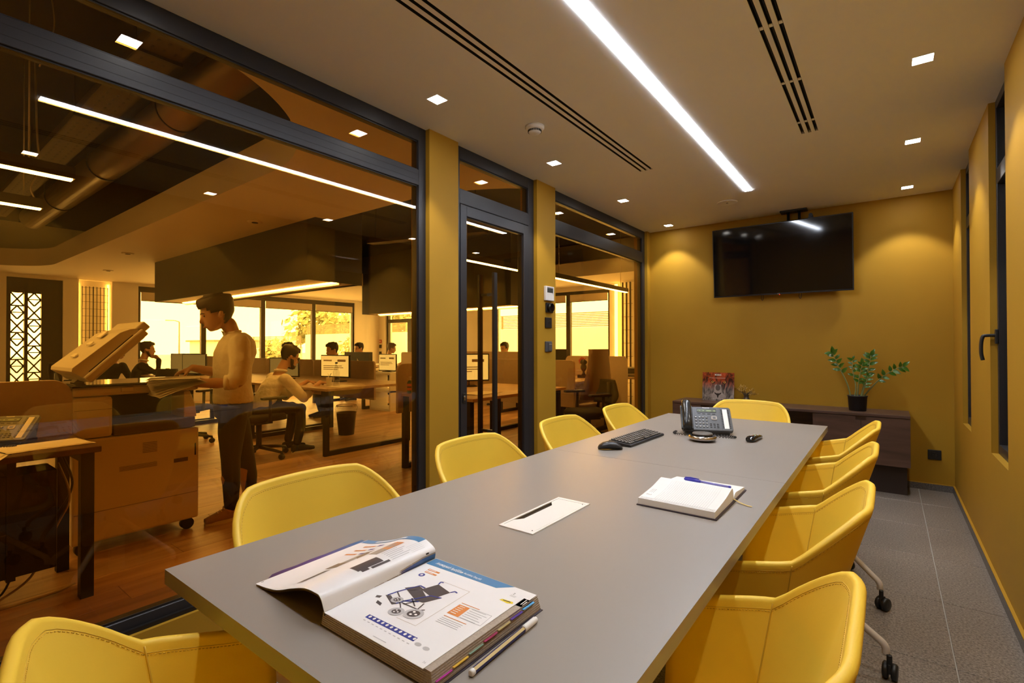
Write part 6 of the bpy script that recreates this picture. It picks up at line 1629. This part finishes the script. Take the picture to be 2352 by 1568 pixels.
for (x, y) in ((-0.709, 0.668), (-0.707, 0.658)): ink('bar_lettering', [(x, y), (x + 0.018, y + 0.0006), (x + 0.018, y + 0.0022), (x, y + 0.002)], M_paper, 0.0002)
ink('badge', ell(-0.704, 0.645, 0.0065, 0.0062), M_in); ink('badge_symbol', ell(-0.704, 0.645, 0.0028, 0.003), M_paper, 0.0002)
def stroke(pts, w, m, lift=0.0002):
    for a_, b_ in zip(pts, pts[1:]):
        dx, dy_ = b_[0] - a_[0], b_[1] - a_[1]; L_ = math.hypot(dx, dy_); nx, ny = -dy_ / L_ * w / 2, dx / L_ * w / 2
        ink('line', [(a_[0] + nx, a_[1] + ny), (a_[0] - nx, a_[1] - ny), (b_[0] - nx, b_[1] - ny), (b_[0] + nx, b_[1] + ny)], m, lift)
# wheelchair picture
ink('picture_seat', [(-0.680, 0.589), (-0.645, 0.575), (-0.630, 0.590), (-0.660, 0.606)], M_idb)
ink('picture_back', [(-0.662, 0.606), (-0.651, 0.637), (-0.613, 0.628), (-0.622, 0.596)], M_idb, 0.0001)
ink('picture_side', [(-0.645, 0.572), (-0.625, 0.577), (-0.611, 0.606), (-0.632, 0.598)], M_idb, 0.0003)
ink('picture_side', [(-0.690, 0.592), (-0.674, 0.612), (-0.660, 0.608), (-0.678, 0.588)], M_idb, 0.0003)
ink('picture_strap', [(-0.697, 0.555), (-0.689, 0.560), (-0.659, 0.547), (-0.664, 0.541)], M_idb, 0.0002)
ink('picture_footplate', [(-0.709, 0.546), (-0.700, 0.550), (-0.698, 0.543), (-0.706, 0.540)], M_idb); ink('picture_footplate', [(-0.694, 0.536), (-0.680, 0.534), (-0.676, 0.527), (-0.690, 0.529)], M_idb)
for pts_ in ([(-0.694, 0.557), (-0.690, 0.575), (-0.674, 0.614), (-0.660, 0.613)], [(-0.660, 0.547), (-0.655, 0.562), (-0.632, 0.600), (-0.612, 0.605)], [(-0.651, 0.637), (-0.654, 0.646), (-0.648, 0.647)], [(-0.613, 0.628), (-0.609, 0.636), (-0.602, 0.634)], [(-0.660, 0.558), (-0.634, 0.574)]):
    stroke(pts_, 0.0028, M_in, 0.0004)
for pts_ in ([(-0.655, 0.555), (-0.617, 0.556), (-0.622, 0.575)], [(-0.648, 0.553), (-0.638, 0.574)], [(-0.668, 0.560), (-0.650, 0.548), (-0.640, 0.540)], [(-0.690, 0.575), (-0.668, 0.563)], [(-0.652, 0.575), (-0.628, 0.560)], [(-0.606, 0.562), (-0.613, 0.556)]):
    stroke(pts_, 0.0022, M_idb, 0.0004)
for (x, y, r1, r2) in ((-0.640, 0.531, 0.0135, 0.0075), (-0.612, 0.543, 0.017, 0.0105), (-0.668, 0.556, 0.011, 0.006)):
    ink('picture_tyre', ell(x, y, r1, r1 * 0.86, 0.5), M_ig, 0.0005); ink('picture_wheel', ell(x, y, r2 * 1.05, r2 * 0.88, 0.5), M_idb, 0.0006)
    for k in range(3): ink('picture_spoke', ell(x + r2 * .5 * math.cos(k * 2.1), y + r2 * .45 * math.sin(k * 2.1), r2 * .24, r2 * .2), M_paper, 0.0008)
for pts_ in ([(-0.654, 0.650), (-0.588, 0.651), (-0.586, 0.590), (-0.584, 0.522), (-0.626, 0.520)],): stroke(pts_, 0.0007, M_il, 0.0001)
ink('icon_strip', [(-0.667, 0.4905), (-0.556, 0.4925), (-0.557, 0.5025), (-0.668, 0.5000)], M_in)
for k in range(11): ink('icon', ell(-0.661 + k * 0.0102, 0.4960 + k * 0.0002, 0.0026, 0.0031, 0, 7), M_paper, 0.0002); ink('caption', [(-0.663 + k * 0.0102, 0.484), (-0.658 + k * 0.0102, 0.484), (-0.658 + k * 0.0102, 0.4855), (-0.663 + k * 0.0102, 0.4855)], M_ig)
ink('orange_table', [(-0.572, 0.578), (-0.5485, 0.579), (-0.551, 0.611), (-0.573, 0.6095)], M_io)
for k in range(5): ink('table_lettering', [(-0.569, 0.583 + k * 0.0055), (-0.558, 0.5835 + k * 0.0055), (-0.558, 0.585 + k * 0.0055), (-0.569, 0.5845 + k * 0.0055)], M_paper, 0.0002)
for k in range(6): stroke([(-0.546, 0.581 + k * 0.0058), (-0.515 + 0.004 * math.sin(k * 2), 0.582 + k * 0.0058)], 0.0009, M_ig)
stroke([(-0.549, 0.579), (-0.504, 0.582), (-0.507, 0.614), (-0.551, 0.611)], 0.0005, M_ig)
stroke([(-0.573, 0.615), (-0.535, 0.6165)], 0.0014, M_io); stroke([(-0.570, 0.570), (-0.524, 0.572)], 0.0014, M_io)
for k in range(4): stroke([(-0.569, 0.564 - k * 0.0045), (-0.526 + 0.003 * math.sin(k * 3), 0.566 - k * 0.0045)], 0.0009, M_ig)
ink('yellow_tag', [(-0.530, 0.662), (-0.527, 0.667), (-0.506, 0.669), (-0.503, 0.664), (-0.512, 0.660)], M_iy); stroke([(-0.524, 0.6645), (-0.509, 0.6658)], 0.002, M_ik, 0.0002)
text_part('chapter_number', '2', 0.008, M_ik, cg_, Matrix.Translation((0.214, 0.233, ZP + 0.0003)), 'CENTER')
for k in range(2): stroke([(-0.524, 0.686 - k * 0.003), (-0.512, 0.686 - k * 0.003)], 0.0008, M_ig)
text_part('page_number', '36', 0.006, M_ig, cg_, Matrix.Translation((0.228, 0.010, ZP + 0.0003)), 'CENTER'); stroke([(-0.614, 0.466), (-0.585, 0.4665)], 0.0009, M_ig)
for x in (-0.545, -0.528): ink('stamp', ell(x, 0.492, 0.006, 0.004), M_ig)
# curled left pages
near_c = [(0.004, .0235), (-0.008, .044), (-0.027, .0475), (-0.060, .044), (-0.101, .031), (-0.145, .0155), (-0.190, .0070), (-0.225, .0040)]
far_c = [(-0.006, .0240), (-0.003, .040), (-0.020, .0505), (-0.043, .0555), (-0.083, .049), (-0.124, .033), (-0.182, .0150), (-0.226, .0070)]
cn = catmull([(x, 0.0, z) for x, z in near_c], 5); cf = catmull([(x, 0.254, z) for x, z in far_c], 5)
def leafsheet(nm, m, t0, off, ext=0.0, lo=0.0, hi=1.0, th=0.0012, wav=0.0):
    gr = []
    n_ = len(cn)
    for i in range(n_):
        row = []
        for j in range(9):
            v = lerp(lo, hi, j / 8); p = cn[i].lerp(cf[i], v) + Vector((0, 0, off))
            if i == n_ - 1 and ext: p = p + Vector((-ext + wav * math.sin(v * 21), 0, 0.0))
            row.append(p)
        gr.append(row)
    gr = gr[int(t0 * n_):]
    g = G().patch(gr); g.patch([[q - Vector((0, 0, th)) for q in reversed(r)] for r in gr])
    return g.build(nm, m, cg_), gr
pg, grid = leafsheet('left_page', M_pgw, 0, 0.0)
leafsheet('left_page', M_edge, 0, -0.0014)
leafsheet('left_page', M_edge, 0, -0.0028)
def cover_mat():
    m = bpy.data.materials.new('violet_blue_cover'); m.use_nodes = True; nt = m.node_tree; b = nt.nodes['Principled BSDF']; b.inputs['Roughness'].default_value = 0.3
    tc = nt.nodes.new('ShaderNodeTexCoord'); sx = nt.nodes.new('ShaderNodeSeparateXYZ'); nt.links.new(tc.outputs['Object'], sx.inputs[0])
    mr = nt.nodes.new('ShaderNodeMapRange'); mr.inputs['From Max'].default_value = 0.25; nt.links.new(sx.outputs['Y'], mr.inputs['Value'])
    r = nt.nodes.new('ShaderNodeValToRGB'); e = r.color_ramp.elements; e[0].color = (.045, .012, .07, 1); e[1].color = (.05, .16, .36, 1)
    k = r.color_ramp.elements.new(.55); k.color = (.055, .03, .22, 1)
    nt.links.new(mr.outputs[0], r.inputs[0]); nt.links.new(r.outputs[0], b.inputs['Base Color'])
    return m
leafsheet('front_cover', cover_mat(), 0.0, -0.0045, 0.022, wav=0.0015)
# print on the curled page, following the sheet
def onpage(s, v, up=0.0004):
    # s: 0 at the gutter .. 1 at the outer edge, v: 0 bottom .. 1 top
    f = s * (len(grid) - 1); i = min(int(f), len(grid) - 2); t = f - i; gj = v * 8; j = min(int(gj), 7); u_ = gj - j
    a_ = grid[i][j].lerp(grid[i + 1][j], t); b_ = grid[i][j + 1].lerp(grid[i + 1][j + 1], t)
    return a_.lerp(b_, u_) + Vector((0, 0, up))
def pprint(nm, s0, s1, v0, v1, m, up=0.0004, n=10, skew=0.0):
    G().patch([[onpage(lerp(s0, s1, i / n) , lerp(v0, v1, j / 2) + skew * i / n, up) for j in range(3)] for i in range(n + 1)]).build(nm, m, pg)
pprint('header_band', 0.36, 0.985, 0.925, 0.998, M_ib, n=24)
pprint('header_lettering', 0.55, 0.85, 0.945, 0.972, M_paper, 0.0008)
pprint('orange_panel', 0.47, 0.55, 0.70, 0.86, M_io)
for k in range(3): pprint('orange_bar', 0.76, 0.86, 0.83 - k * 0.09, 0.855 - k * 0.09, M_io); pprint('oval_badge', 0.69, 0.74, 0.835 - k * 0.09, 0.865 - k * 0.09, M_in)
M_ibr = mat('ink_brown', (0.20, 0.14, 0.10), 0.4)
pprint('picture_bed', 0.60, 0.72, 0.36, 0.47, M_ibr); pprint('picture_bed', 0.58, 0.66, 0.52, 0.63, M_ibr, skew=0.05); pprint('picture_strip', 0.47, 0.56, 0.60, 0.85, mat('ink_taupe', (0.36, 0.32, 0.29), 0.4))
pprint('picture_frame', 0.60, 0.70, 0.40, 0.70, mat('ink_taupe', (0.36, 0.32, 0.29), 0.4), 0.0002)
pprint('picture_cushion', 0.30, 0.42, 0.34, 0.56, M_idb); pprint('picture_wheel', 0.26, 0.33, 0.36, 0.42, M_idb); pprint('picture_rail', 0.25, 0.29, 0.44, 0.60, M_idb)
pprint('picture_ramp', 0.60, 0.66, 0.10, 0.32, mat('ink_taupe', (0.36, 0.32, 0.29), 0.4)); pprint('picture_ramp', 0.61, 0.65, 0.12, 0.30, M_idb, 0.0007)
for k in range(7): pprint('text_line', 0.26 + k * 0.035, 0.268 + k * 0.035, 0.62, 0.78 + 0.03 * math.sin(k * 2), M_ig)
for k in range(5): pprint('table_line', 0.24 + k * 0.03, 0.243 + k * 0.03, 0.80, 0.93, M_ig)
pprint('chapter_mark', 0.10, 0.14, 0.90, 0.93, M_ik); pprint('chapter_text', 0.07, 0.09, 0.80, 0.90, M_ig); pprint('page_number', 0.965, 0.975, 0.03, 0.05, M_ik)
